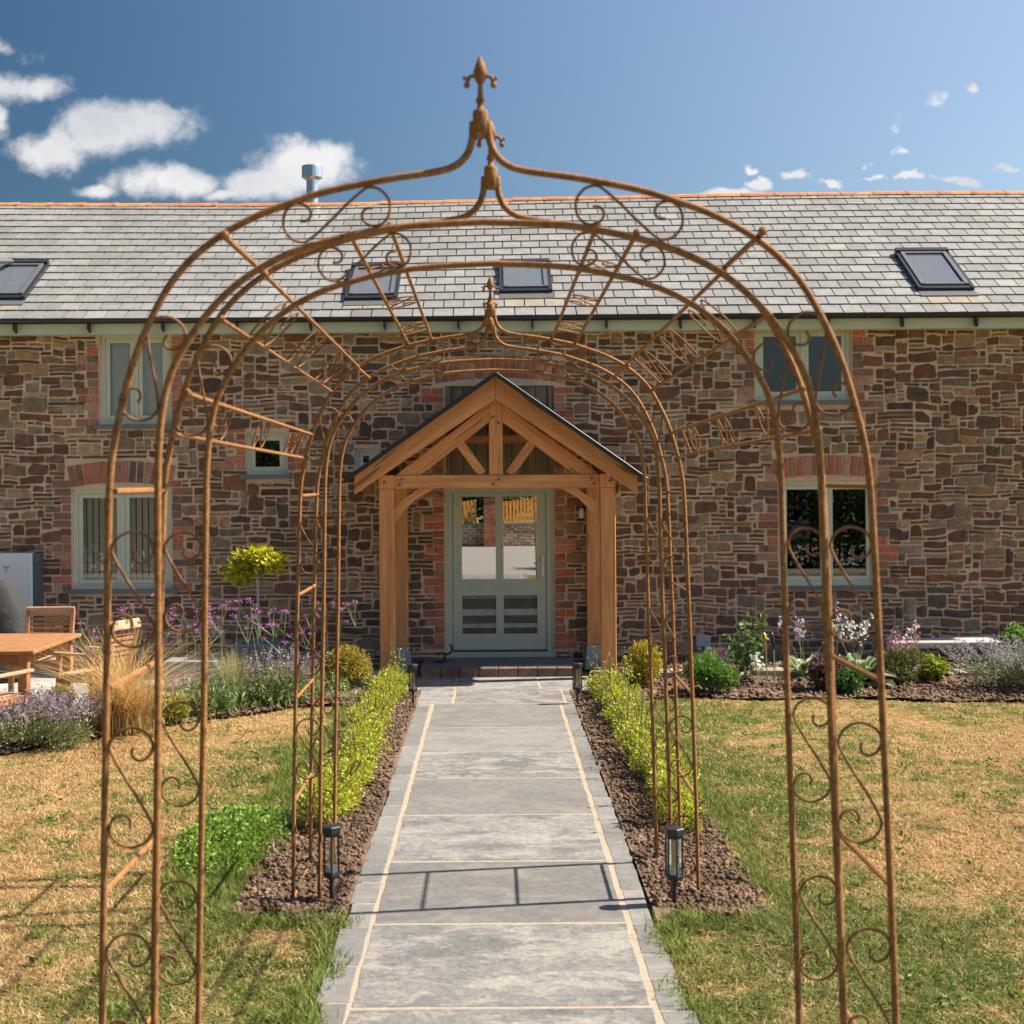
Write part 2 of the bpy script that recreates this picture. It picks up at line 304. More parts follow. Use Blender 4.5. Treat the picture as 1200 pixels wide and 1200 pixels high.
def lawncol(x, y):
    x = np.asarray(x); y = np.asarray(y)
    n = fbm(x * .9 + 3, y * .55 + 9, 4); n2 = fbm(x * 4, y * 4, 3)
    pathdist = np.minimum(np.abs(x + .76), np.abs(x - .82))
    ss = lambda v: 1 / (1 + np.exp(-v))
    g = (.5 - n) * 3.2 + (.5 - n2) * 2.0 + (.5 - fbm(x * 11, y * 11, 2)) * 3.2 + (RNG.random(x.shape) - .5) * .5
    g += np.where(x < 0, 1.0 * ss((7.6 - y) * 1.8) - .55, .45 * ss((7.2 - y) * 1.5) - .15)
    g += np.clip(1.0 - np.abs(x - np.where(x < 0, -1.45, 1.65)) * 1.3, 0, 1) * 1.2
    g += np.exp(-pathdist * 4) * .8
    g = np.clip(g * .45 + .40, 0, 1)[..., None]
    dry = np.array([.56, .385, .165]) ; ltan = np.array([.45, .275, .125]); green = np.array([.115, .165, .025]); yel = np.array([.26, .23, .065])
    t = fbm(x * 7 + 31, y * 7, 2)[..., None]
    base = dry * t + ltan * (1 - t)
    a = np.clip(g * 2, 0, 1); b = np.clip(g * 2 - 1, 0, 1)
    return (base * (1 - a) + yel * a) * (1 - b) + green * b

o = MB().add([(-400, -400, -.03), (400, -400, -.03), (400, 400, -.03), (-400, 400, -.03)], [(0, 1, 2, 3)]).build('ground', M_field); tag(o, kind='structure')
def grid(name, x0, x1, y0, y1, st, zf, cf, m, keep=None, kind='structure', smooth=True):
    xs = np.arange(x0, x1 + st / 2, st); ys = np.arange(y0, y1 + st / 2, st); X, Y = np.meshgrid(xs, ys); Z = zf(X, Y)
    V = np.stack([X, Y, Z], -1).reshape(-1, 3); nx = len(xs); i, j = np.meshgrid(np.arange(nx - 1), np.arange(len(ys) - 1)); a = (j * nx + i).ravel()
    Fc = np.stack([a, a + 1, a + nx + 1, a + nx], 1); cx = V[Fc].mean(1)
    if keep is not None: k = keep(cx[:, 0], cx[:, 1]); Fc = Fc[k]; cx = cx[k]
    used = np.unique(Fc); mp = np.zeros(len(V), int); mp[used] = np.arange(len(used))
    return tag(npmesh(name, V[used], mp[Fc], cf(cx[:, 0], cx[:, 1]), m, smooth=smooth), kind=kind)
grid('lawn', -9.5, 9.5, .5, 16.2, .1, lambda x, y: .012 * fbm(x * 2, y * 2, 2) - .006, lambda x, y: lawncol(x, y) * .66, M_lawn)
def soilcol(x, y):
    t = fbm(x * 5, y * 5, 3)[..., None]; return np.array([.25, .165, .112]) * t * 1.2 + np.array([.088, .058, .04]) * (1 - t)
soilz = lambda x, y: .022 + .05 * (fbm(x * 9, y * 9, 3) - .35)
grid('soil_strip', -1.42, -.76, 7.5, 16.2, .03, soilz, soilcol, M_soil, lambda x, y: (y > 7.78 + .12 * np.sin(x * 9) + .05 * np.sin(x * 31)) & (x > -1.34 + .06 * np.sin(y * 3.1)))
grid('soil_strip', .82, 1.5, 7.5, 16.2, .03, soilz, soilcol, M_soil, lambda x, y: (y > 7.78 + .12 * np.sin(x * 7) + .05 * np.sin(x * 29)) & (x < 1.40 + .06 * np.sin(y * 2.7)))
grid('flower_bed', -9, -1.34, 12.1, 15.7, .06, lambda x, y: soilz(x, y), soilcol, M_soil, lambda x, y: (y > bed_edge_left(x)) & (y < np.interp(x, [-9, -4.3, -3.6, -3.1, -2.6, -1.3], [13.4, 13.4, 14.4, 15.4, 15.7, 15.72])))
grid('flower_bed', 1.34, 9, 14.4, 18.4, .06, lambda x, y: soilz(x, y) + np.clip((y - 16.4) * .3, 0, .1), soilcol, M_soil, lambda x, y: y > bed_edge_right(x))
grid('flower_bed', -3.1, -1.34, 15.7, 18.4, .06, lambda x, y: soilz(x, y), soilcol, M_soil)
# patio of pale stone at the left
pt = MB()
patio = tag(MB().box((-9.5, 13.35, -.02), (-4.25, 18.4, .012)).box((-4.25, 14.35, -.02), (-3.1, 18.4, .012)).build('patio', M_grout), kind='structure')
xx = -9.4
while xx < -3.15:
    w = random.choice((.6, .75, .9)); yy = 13.35
    while yy < 18.2:
        h = random.choice((.5, .6, .75)); yb = min(yy + h - .015, 18.38)
        if not (xx + w > -3.1) and not (xx + w > -4.2 and yy < 14.3): MB().box((xx, yy, .012), (xx + w - .015, yb, .03), col=tuple(np.array((.46, .45, .43)) * random.uniform(.8, 1.1)), bev=.004).build('paving_slab', M_sett, patio)
        yy += h
    xx += w

# soil clods
def clods(name, pts, szs, cols, mt):
    ico = np.array([(0, 0, 1), (.9, 0, .3), (.28, .85, .35), (-.72, .53, .3), (-.72, -.53, .35), (.28, -.85, .3), (0, 0, -.4)])
    tri = np.array([(0, 1, 2), (0, 2, 3), (0, 3, 4), (0, 4, 5), (0, 5, 1), (6, 2, 1), (6, 3, 2), (6, 4, 3), (6, 5, 4), (6, 1, 5)])
    n = len(pts); V = ico[None] * (1 + RNG.uniform(-.35, .35, (n, 7, 3))); an = RNG.uniform(0, 6.28, n); c, s_ = np.cos(an), np.sin(an)
    Q = np.linalg.qr(RNG.normal(0, 1, (n, 3, 3)))[0]; V = np.einsum('nij,nkj->nki', Q, V) * szs[:, None, None] + pts[:, None]
    return npmesh(name, V.reshape(-1, 3), (tri[None] + (np.arange(n) * 7)[:, None, None]).reshape(-1, 3), np.repeat(cols, 10, 0), mt, kind='stuff')
n = 42000; x = np.concatenate([RNG.uniform(-1.36, -.78, n // 2), RNG.uniform(.84, 1.42, n // 2)]); y = 7.75 + 8.2 * RNG.random(n) ** 1.5
k = ((y > 7.8 + .12 * np.sin(x * 9)) | (RNG.random(n) < .01)); x, y = x[k], y[k]
clods('soil_clods', np.stack([x, y, soilz(x, y)], 1), .003 + .024 * RNG.random(len(x)) ** 4, soilcol(x, y) * (.7 + .6 * RNG.random((len(x), 1))), M_soil)
n = 15000; x = np.concatenate([RNG.uniform(1.35, 6.6, n), RNG.uniform(-5.2, -1.3, n)]); y = RNG.uniform(12.2, 18.2, 2 * n)
k = np.where(x > 0, y > bed_edge_right(x), (y > bed_edge_left(x)) & (y < np.interp(x, [-9, -4.3, -3.6, -3.1, -2.6, -1.3], [13.4, 13.4, 14.4, 15.4, 15.7, 15.72]))); x, y = x[k], y[k]
clods('soil_clods', np.stack([x, y, soilz(x, y) + np.where(x > 0, np.clip((y - 16.4) * .3, 0, .1), 0)], 1), .01 + .03 * RNG.random(len(x)) ** 2, soilcol(x, y) * (.8 + .5 * RNG.random((len(x), 1))), M_soil)

# grass blades
def blades(name, x, y, z, h, w, lean, col, mt, segs=2, bend=1.0, parent=None, kind='stuff', stemtilt=None):
    n = len(x); az = RNG.uniform(0, 2 * np.pi, n); fa = az + np.pi / 2 + RNG.uniform(-.6, .6, n)
    t = np.linspace(0, 1, segs + 1); V = np.zeros((n, segs * 2 + 1, 3))
    for i, tt in enumerate(t):
        out = lean * h * tt ** (1 + bend); zz = z + h * (tt - .25 * np.clip(lean, 0, 2) * tt ** 2 * bend)
        cxp = x + np.cos(az) * out; cyp = y + np.sin(az) * out; ww = w * (1 - tt) ** .6 / 2
        if i < segs:
            V[:, 2 * i] = np.stack([cxp - np.cos(fa) * ww, cyp - np.sin(fa) * ww, zz], 1); V[:, 2 * i + 1] = np.stack([cxp + np.cos(fa) * ww, cyp + np.sin(fa) * ww, zz], 1)
        else: V[:, 2 * i] = np.stack([cxp, cyp, zz], 1)
    tr = []
    for i in range(segs - 1): a = 2 * i; tr += [(a, a + 1, a + 3), (a, a + 3, a + 2)]
    a = 2 * (segs - 1); tr += [(a, a + 1, a + 2)]; tr = np.array(tr); m = segs * 2 + 1
    return npmesh(name, V.reshape(-1, 3), (tr[None] + (np.arange(n) * m)[:, None, None]).reshape(-1, 3), np.repeat(col, len(tr), 0), mt, parent, kind)
def lawnpts(n, x0, x1, y0, y1):
    x = RNG.uniform(x0, x1, n); y = RNG.uniform(y0, y1, n); k = (~nonlawn(x, y)) & (np.abs(x) < y * .40 + .6); return x[k], y[k]
xs, ys = [], []
for (n, y0, y1) in ((60000, 2.5, 5.6), (230000, 5.6, 8.0), (170000, 8, 10.5), (110000, 10.5, 13), (70000, 13, 15.7)):
    w = y1 * .4 + .6; a, b = lawnpts(n, -w, w, y0, y1); xs.append(a); ys.append(b)
x = np.concatenate(xs); y = np.concatenate(ys); n = len(x)
c = lawncol(x, y) * (.55 + .85 * RNG.random((n, 1))); dryk = RNG.random(n) < .26; c[dryk] = np.array([.62, .45, .25]) * (.8 + .4 * RNG.random((dryk.sum(), 1)))
tuft = fbm(x * 3.5, y * 3.5, 3); edge = np.exp(-np.minimum(np.abs(x + 1.38), np.abs(x - 1.44)) * 5) * (y > 7.2)
gr = (c[:, 1] > c[:, 0] * .95)
h = (.010 + .030 * RNG.random(n) ** 1.6) * (.45 + 1.3 * tuft) * np.where(gr, 1.35, 1) * (1 + .9 * edge)
blades('lawn_grass', x, y, np.full(n, -.002), h, .004 + .004 * RNG.random(n) + y * .00022, RNG.uniform(.3, 2.6, n), c, M_grass)
# longer tufts along the edges of bed and path
def edgept(n, seg):
    (x0, y0), (x1, y1) = seg; t = RNG.random(n); return x0 + (x1 - x0) * t + RNG.normal(0, .045, n) + .05 * np.sin(y0 * 9 + t * 37), y0 + (y1 - y0) * t + RNG.normal(0, .05, n) + .04 * np.sin(x0 + t * 23)
for seg, n in ((((-.80, 3), (-.80, 7.75)), 2600), (((.86, 3), (.86, 7.75)), 2600), (((-1.38, 7.72), (-.8, 7.72)), 800), (((.86, 7.72), (1.44, 7.72)), 800), (((-1.45, 7.7), (-1.45, 15)), 5200), (((-1.58, 8.2), (-1.6, 13)), 5200), (((-1.42, 7.8), (-1.8, 8.6)), 1500), (((1.50, 7.7), (1.50, 15)), 5200)):
    x, y = edgept(n, seg)
    blades('edge_grass', x, y, np.zeros(n), .03 + .07 * RNG.random(n), .005 + .004 * RNG.random(n), RNG.uniform(.2, 1.2, n), np.array([.17, .21, .045]) * (.6 + 1.0 * RNG.random((n, 1))), M_grass, segs=3)

# rosettes of weeds and clover in the lawn
k = 130; wx0 = RNG.uniform(-4.5, 4.5, k * 3); wy0 = 5 + 9 * RNG.random(k * 3) ** 1.4; q = ~nonlawn(wx0, wy0) & (np.abs(wx0) < wy0 * .4); wx0, wy0 = wx0[q][:k], wy0[q][:k]; k = len(wx0)
az = RNG.uniform(0, 6.28, (k, 14)); rr = RNG.uniform(.0, .07, (k, 14)); pts = np.stack([wx0[:, None] + np.cos(az) * rr, wy0[:, None] + np.sin(az) * rr, .012 + .02 * RNG.random((k, 14))], -1).reshape(-1, 3)
WEEDS = (pts, np.stack([np.cos(az), np.sin(az), np.full_like(az, .5)], -1).reshape(-1, 3))
# ================================================================== path
path = tag(MB().box((-.738, .3, -.02), (.797, 15.28, .0195)).build('path', M_grout), kind='structure')
def slab(x0, y0, x1, y1, col, name='paving_slab', m=M_slab, th=.022, j=.0055, n=9):
    """a paving stone with slightly irregular edges"""
    pts = []
    for (a, b) in (((x0, y0), (x1, y0)), ((x1, y0), (x1, y1)), ((x1, y1), (x0, y1)), ((x0, y1), (x0, y0))):
        for i in range(n): t = i / n; pts.append((a[0] + (b[0] - a[0]) * t + random.uniform(-j, j) * .8, a[1] + (b[1] - a[1]) * t + random.uniform(-j, j) * .8))
    k = len(pts); cx, cy = (x0 + x1) / 2, (y0 + y1) / 2; e = .006
    V = [(p[0], p[1], .0) for p in pts] + [(p[0], p[1], th - e) for p in pts] + [(p[0] + (e if p[0] < cx else -e), p[1] + (e if p[1] < cy else -e), th) for p in pts]
    fs = [tuple(range(2 * k, 3 * k))] + [(r * k + i, r * k + (i + 1) % k, (r + 1) * k + (i + 1) % k, (r + 1) * k + i) for r in (0, 1) for i in range(k)]
    return MB().add(V, fs, col).build(name, m, path)
joints = [15.27, 13.8, 12.55, 11.44, 10.19, 8.94, 7.68, 6.45, 5.3, 4.1, 2.9, 1.7, .5]
tones = [.175, .22, .20, .165, .22, .145, .19, .18, .20, .19, .19, .19]
for i in range(len(joints) - 1):
    g = tones[i]; xl = -.59 - (15.3 - joints[i]) * .003; slab(xl, joints[i + 1] + .014, .664, joints[i] - .014, (g * 1.04, g, g * .94), m=(M_slab, M_slabp)[i in (0, 1, 3, 5)])
y = .4
while y < 15.2:
    L_ = random.choice((.34, .42, .5, .62)); y2 = min(y + L_, 15.26); g = random.uniform(.155, .235)
    if y2 - y > .08: slab(-.752 + random.uniform(-.03, .012), y + .006, -.625, y2 - .006, (g, g * .96, g * .90), 'border_stone', M_sett, n=3)
    y = y2
y = .3
while y < 15.2:
    L_ = random.choice((.34, .42, .5, .62)); y2 = min(y + L_, 15.26); g = random.uniform(.155, .235)
    if y2 - y > .08: slab(.69, y + .006, .812 + random.uniform(-.012, .03), y2 - .006, (g, g * .96, g * .90), 'border_stone', M_sett, n=3)
    y = y2
landing = tag(MB().box((-1.1, 15.282, -.02), (1.1, 17.38, .0195)).build('landing', M_grout), kind='structure')
path_ = path; path = landing
for (x0, y0, x1, y1) in ((-1.08, 15.3, -.41, 16.35), (-.39, 15.3, .72, 16.35), (.74, 15.3, 1.08, 16.35), (-1.08, 16.37, -.42, 17.37), (-.40, 16.37, .50, 17.37), (.52, 16.37, 1.08, 17.37)):
    g = random.uniform(.20, .27); slab(x0, y0, x1, y1, (g, g * .97, g * .94))
path = path_

# ================================================================== house
WD = 18.4                                          # front face of the wall
house = empty('stone_house', (0, WD, 0), 'long rubble stone barn house with grey slate roof and sage green windows', 'house')
HX0, HX1, HZ = -8.6, 8.6, 4.16
OPEN = {'lowleft': rect(85, 573, 201, 690, WD), 'upleft': rect(117, 391, 200, 497, WD), 'small': rect(289, 507, 336, 556, WD), 'tiny': rect(416, 525, 441, 551, WD),
        'lowright': rect(913, 563, 1027, 686, WD), 'upright': rect(885, 383, 998, 469, WD), 'door': rect(522, 573, 649, 771, WD), 'boarded': rect(522, 452, 649, 570, WD)}
x0, z0, x1, z1 = OPEN['door']; OPEN['door'] = (x0, .125, x1, z1)
facade = MB()
xs = sorted({HX0, HX1} | {v for r in OPEN.values() for v in (r[0], r[2])}); zs = sorted({-.1, HZ} | {min(v, HZ) for r in OPEN.values() for v in (r[1], r[3])})
for i in range(len(xs) - 1):
    for j in range(len(zs) - 1):
        cx, cz = (xs[i] + xs[i + 1]) / 2, (zs[j] + zs[j + 1]) / 2
        if any(r[0] < cx < r[2] and r[1] < cz < r[3] for r in OPEN.values()): continue
        facade.add([(xs[i], WD, zs[j]), (xs[i + 1], WD, zs[j]), (xs[i + 1], WD, zs[j + 1]), (xs[i], WD, zs[j + 1])], [(0, 1, 2, 3)])
for r in OPEN.values():                            # reveals
    a, b, c_, d = r; d = min(d, HZ); e = WD + .25
    for (p, q) in (((a, b), (c_, b)), ((c_, b), (c_, d)), ((c_, d), (a, d)), ((a, d), (a, b))):
        facade.add([(p[0], WD, p[1]), (p[0], e, p[1]), (q[0], e, q[1]), (q[0], WD, q[1])], [(0, 1, 2, 3)])
EAVE_Y, EAVE_Z, RID_Y, RID_Z = 18.16, 4.22, 22.0, 6.33
SL = (RID_Z - EAVE_Z) / (RID_Y - EAVE_Y)
by = 2 * RID_Y - WD
for x in (HX0, HX1): facade.add([(x, WD, -.1), (x, WD, HZ), (x, RID_Y, RID_Z - .08), (x, by, HZ), (x, by, -.1)], [(0, 1, 2, 3, 4)])
facade.add([(HX0, by, -.1), (HX1, by, -.1), (HX1, by, HZ), (HX0, by, HZ)], [(0, 1, 2, 3)])
wallp = facade.build('stone_wall', M_mortar, house)

# brick dressings -------------------------------------------------------------
BR = [(.54, .15, .07), (.46, .13, .06), (.56, .19, .09), (.38, .12, .075), (.54, .22, .13), (.34, .15, .10)]
BRP = [(.44, .18, .12), (.37, .17, .12), (.50, .155, .085), (.27, .13, .095), (.50, .27, .18), (.19, .12, .10)]
blocked = []                                       # rectangles taken by bricks or openings
for r in OPEN.values(): blocked.append((r[0] - .015, r[1] - (.08 if r is not OPEN['door'] else 0), r[2] + .015, r[3] + .02))
def brick(x0, z0, x1, z1, pal, rot=0, pr=.012):
    c = random.choice(pal); k = random.uniform(.85, 1.2); c = tuple(v * k for v in c); m = MB(); cx, cz = (x0 + x1) / 2, (z0 + z1) / 2; w, h = (x1 - x0) / 2 - .0085, (z1 - z0) / 2 - .0085
    y = WD - pr - random.uniform(0, .006); j = lambda: random.uniform(-.004, .004); ca, sa = math.cos(rot), math.sin(rot)
    out = []; 
    for (sx, sz) in ((-1, -1), (1, -1), (1, 1), (-1, 1)):
        for (yy, k) in ((WD + .02, 0), (y + .004, 0), (y, .006)):
            u, v = sx * (w - k) + j(), sz * (h - k) + j(); out.append((cx + u * ca - v * sa, yy, cz + u * sa + v * ca))
    fs = [(2, 5, 8, 11)]
    for i in range(4): a, b = i * 3, ((i + 1) % 4) * 3; fs += [(a, b, b + 1, a + 1), (a + 1, b + 1, b + 2, a + 2)]
    m.add(out, fs, c).build('brick', M_brick, wallp)
def quoin(xe, side, z0, z1, pal, lng=.26, sht=.135, off=0, pitch=.096, pair=2, third=None):
    z = z0; i = off
    while z + pitch * .6 < z1:
        ze = min(z + pitch, z1); w = lng if (i // pair) % 2 == 0 else sht; w += random.uniform(-.02, .02)
        a, b = (xe - w, xe - .008) if side < 0 else (xe + .008, xe + w)
        if w > .2 and random.random() < .4: mid = a + (b - a) * random.choice((.45, .55)); brick(a, z, mid, ze, pal); brick(mid, z, b, ze, pal)
        else: brick(a, z, b, ze, pal)
        blocked.append((a - .01, z, b + .01, ze)); z = ze; i += 1
def archrow(xa, xb, zb, h, rise, pal, pitch=.092):
    n = round((xb - xa) / pitch); cx = (xa + xb) / 2
    for i in range(n):
        t = (i + .5) / n; x = xa + (xb - xa) * t; dz = rise * (1 - (2 * t - 1) ** 2); rot = -(2 * t - 1) * rise / (xb - xa) * 4
        w = (xb - xa) / n * .5; brick(x - w, zb + dz, x + w, zb + dz + h, pal, rot)
    blocked.append((xa - .02, zb - .04, xb + .02, zb + h + rise + .01))
r = OPEN['lowleft']; quoin(r[0], -1, r[1] - .03, r[3] + .15, BRP, .24, .13); quoin(r[2], 1, r[1] - .03, r[3] + .1, BRP, .26, .14, 1); archrow(r[0] - .04, r[2] + .04, r[3] + .012, .27, .06, BRP)
r = OPEN['upleft']; quoin(r[0], -1, r[1] - .03, HZ - .25, BRP, .28, .16, 1); quoin(r[2], 1, r[1], HZ - .05, BRP, .24, .13, 2)
r = OPEN['small']; quoin(r[0], -1, r[1] + .05, r[3] + .05, BR, .24, .12, 1, .09, 1); quoin(r[2], 1, r[1] + .05, r[3] - .02, BR, .25, .2, 0, .09, 1)
r = OPEN['lowright']; quoin(r[0], -1, r[1] - .08, r[3] + .2, BRP, .26, .15); quoin(r[2], 1, r[1], r[3] + .25, BRP, .26, .14, 1); archrow(r[0] - .06, r[2] + .06, r[3] + .012, .25, .05, BRP)
r = OPEN['upright']; quoin(r[0], -1, r[1] - .03, HZ - .1, BRP, .24, .13); quoin(r[2], 1, r[1] - .1, HZ - .05, BRP, .28, .15, 1)
r = OPEN['door']; r2 = OPEN['boarded']
quoin(r[0], -1, r[1] + .1, r2[3] - .02, BR, .26, .14, 1); quoin(r[2], 1, r[1] + .1, r2[3] - .02, BR, .26, .14, 0)
archrow(r2[0] - .14, r2[2] + .14, r2[3] + .02, .27, .07, BR, .083)

# rubble stones ---------------------------------------------------------------
cell = .05; nx = int((HX1 - HX0) / cell); nz = int(HZ / cell)
occ = np.zeros((nz, nx), bool)
for (a, b, c_, d) in blocked:
    i0 = max(0, int(round((a - HX0) / cell))); i1 = min(nx, int(round((c_ - HX0) / cell))); j0 = max(0, int(round(b / cell))); j1 = min(nz, int(round(d / cell)))
    occ[j0:j1, i0:i1] = True
stones = []
for j in range(nz):
    i = 0
    while i < nx:
        if occ[j, i]: i += 1; continue
        h = random.choices((1, 2, 3, 4), (.47, .38, .12, .03))[0]
        w = {1: random.choice((2, 3, 4, 4, 5, 6, 8)), 2: random.choice((2, 3, 3, 4, 5, 6, 7)), 3: random.choice((3, 4, 5, 6)), 4: random.choice((4, 5, 6))}[h]
        h = min(h, nz - j); ww = 0
        while ww < w and i + ww < nx and not occ[j, i + ww]: ww += 1
        if ww == 1 and h > 2: h = 1
        if i + ww < nx and not occ[j, i + ww] and (i + ww + 1 >= nx or occ[j, i + ww + 1]): ww += 1
        hh = 1
        while hh < h and not occ[j + hh, i:i + ww].any(): hh += 1
        occ[j:j + hh, i:i + ww] = True; stones.append((HX0 + i * cell, j * cell, HX0 + (i + ww) * cell, (j + hh) * cell)); i += ww
SC = [(c_[0] * 1.34, c_[1] * 1.27, c_[2] * 1.20) for c_ in [(.17, .09, .052), (.14, .072, .043), (.12, .07, .048), (.17, .115, .075), (.27, .18, .115), (.32, .22, .14), (.10, .068, .052), (.19, .08, .045), (.20, .165, .115), (.30, .17, .09), (.09, .062, .045), (.24, .205, .15), (.14, .07, .043), (.115, .062, .04), (.13, .075, .05)]]
def wx(x, z): return .035 * (float(vnoise(x * 2.3 + 50, z * 2.9)) - .5)
def wz(x, z): return .055 * (float(vnoise(x * 1.2 + 9, z * 3.1 + 40)) - .5) + .03 * (float(vnoise(x * 6 + 9, z * 5 + 40)) - .5)
def near_block(x, z): 
    d = 9
    for (a, b, c_, e) in blocked: d = min(d, max(a - x, x - c_, b - z, z - e))
    return d
def stone_geo(m, s):
    x0, z0, x1, z1 = s; g = random.uniform(.006, .012); x0 += g; x1 -= g; z0 += g * .9; z1 -= g * .9; w, h = x1 - x0, z1 - z0
    k = [min(w * .45, h * .7) * random.choice((.08, .12, .2, .3, .7)) for _ in range(4)]; q = [min(h * .45, w * .4) * random.choice((.1, .15, .25, .4, .7)) for _ in range(4)]
    j = min(w, h) * .07; jt = lambda: random.uniform(-j, j); sl = random.uniform(-.3, .3) * h * (random.random() < .5); s2 = random.uniform(-.3, .3) * h * (random.random() < .5)
    pts = [(x0 + k[0], z0), ((x0 + x1) / 2, z0 - abs(jt()) * .6), (x1 - k[1], z0), (x1, z0 + q[1]), (x1, z1 - q[2]), (x1 - k[2], z1 - abs(s2)), ((x0 + x1) / 2, z1), (x0 + k[3], z1 - abs(sl) * .7), (x0, z1 - q[3]), (x0, z0 + q[0])]
    pts = [(p[0] + jt(), p[1] + jt()) for p in pts]
    cx, cz = (x0 + x1) / 2, (z0 + z1) / 2; f = min(1, max(0, near_block(cx, cz) / .25)); pr = random.choice((.004, .008, .012, .018, .026))
    pts = [(p[0] + wx(p[0], p[1]) * f, p[1] + wz(p[0], p[1]) * f) for p in pts]; cx = sum(p[0] for p in pts) / 10; cz = sum(p[1] for p in pts) / 10
    e = .007; V = [(p[0], WD + .012, p[1]) for p in pts]
    for p in pts:
        dx, dz = cx - p[0], cz - p[1]; l = math.hypot(dx, dz) or 1; ee = min(e, l * .4); V.append((p[0] + dx / l * ee, WD - pr - random.uniform(-.003, .003), p[1] + dz / l * ee))
    V.append((cx, WD - pr - random.uniform(.0, .010), cz))
    fs = [(i, (i + 1) % 10, 10 + (i + 1) % 10, 10 + i) for i in range(10)] + [(10 + i, 10 + (i + 1) % 10, 20) for i in range(10)]
    c = random.choice(SC); b = random.uniform(.8, 1.25); 
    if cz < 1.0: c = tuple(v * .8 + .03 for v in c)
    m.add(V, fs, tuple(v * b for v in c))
inview = [s for s in stones if abs((s[0] + s[2]) / 2 - .25) < 6.1]
inview.sort(key=lambda s: -(s[2] - s[0]) * (s[3] - s[1])); big = set(inview[:298])
rest = MB()
for s in stones:
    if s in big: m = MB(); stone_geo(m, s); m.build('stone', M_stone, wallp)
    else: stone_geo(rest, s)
rest.build('small_stones', M_stone, wallp, kind='stuff')

# roof --------------------------------------------------------------------------
def rz(x, y): return EAVE_Z + (y - EAVE_Y) * SL + .045 * math.sin((x - 1) * .32) * (y - EAVE_Y) / 3.84 - .02 * math.exp(-((x + 2.5) / 2) ** 2)
rm = MB(); NX = 36
for i in range(NX):
    a = HX0 - .1 + (HX1 - HX0 + .2) * i / NX; b = HX0 - .1 + (HX1 - HX0 + .2) * (i + 1) / NX
    rm.add([(a, EAVE_Y, rz(a, EAVE_Y) - .02), (b, EAVE_Y, rz(b, EAVE_Y) - .02), (b, RID_Y, rz(b, RID_Y) - .02), (a, RID_Y, rz(a, RID_Y) - .02)], [(0, 1, 2, 3)])
    rm.add([(b, 2 * RID_Y - EAVE_Y, EAVE_Z - .02), (a, 2 * RID_Y - EAVE_Y, EAVE_Z - .02), (a, RID_Y, rz(a, RID_Y) - .02), (b, RID_Y, rz(b, RID_Y) - .02)], [(0, 1, 2, 3)])
rm.c = [(.04, .035, .03)] * len(rm.f)
roof = rm.build('roof', M_slate, house)
def roofhit(px, py):
    q = P(px, py, 1.0) - Vector((0, 0, H)); D = (EAVE_Z - SL * EAVE_Y - H) / (q.z - SL); return q.x * D, D
sky = []
for (bx, byy, tx, ty, w) in ((5, 353, 22, 314, .56), (431, 352, 445, 316, .56), (616, 345, 615, 314, .56), (1111, 343, 1078, 303, .60)):
    X0, Y0 = roofhit(bx, byy); X1, Y1 = roofhit(tx, ty); sky.append((( X0 + X1) / 2, Y0, Y1, w))
ang = math.atan(SL); ca, sa = math.cos(ang), math.sin(ang)
slen = math.hypot(RID_Y - EAVE_Y, RID_Z - EAVE_Z)
def sp(x, s, n):                                   # point on roof: along slope s, n above plane
    y = EAVE_Y + s * ca; return (x, y - n * sa, rz(x, y) + n * ca)
NR = 17; ex = slen / NR; sw = .245
def slate_geo(m, xc, s0, w, col):
    x0, x1 = xc - w / 2 + .0065, xc + w / 2 - .0065; s1 = min(s0 + ex * 1.35, slen - .005); j = random.uniform(-.006, .006); t = .024
    a = [sp(x0, s0 + j, t), sp(x1, s0 - j, t), sp(x1, s1, .003), sp(x0, s1, .003), sp(x0, s0 + j, t - .013), sp(x1, s0 - j, t - .013), sp(x1, s1, -.006), sp(x0, s1, -.006)]
    m.add(a, [(0, 1, 2, 3), (7, 6, 5, 4), (4, 5, 1, 0), (5, 6, 2, 1), (6, 7, 3, 2), (7, 4, 0, 3)], col)
srest = MB(); cnt = 0
for r_ in range(NR):
    s0 = r_ * ex - (.02 if r_ == 0 else 0); x = HX0 - .05 + (sw / 2 if r_ % 2 else 0)
    while x < HX1:
        yc = EAVE_Y + (s0 + ex * .5) * ca
        if not any(abs(x - sx) < w / 2 - .07 and y0 - .02 < yc < y1 + .1 for (sx, y0, y1, w) in sky):
            g = random.gauss(.265, .017); st = .90 if fbm(x * 1.3, r_ * .25, 2) < .38 else 1; g *= st; col = (g * random.uniform(1.0, 1.03), g * 1.0, g * random.uniform(.92, .96))
            for (sx, y0, y1, w) in sky:
                if abs(x - sx) < w / 2 + .1 and y0 - .32 < yc < y0: col = (.32, .28, .21)
            if cnt < 299 and abs(x - .3) < 6.3: m = MB(); slate_geo(m, x, s0, sw, col); m.build('slate', M_slate, roof); cnt += 1
            else: slate_geo(srest, x, s0, sw, col)
        x += sw
srest.build('upper_slates', M_slate, roof, kind='stuff')
x = HX0 - .1
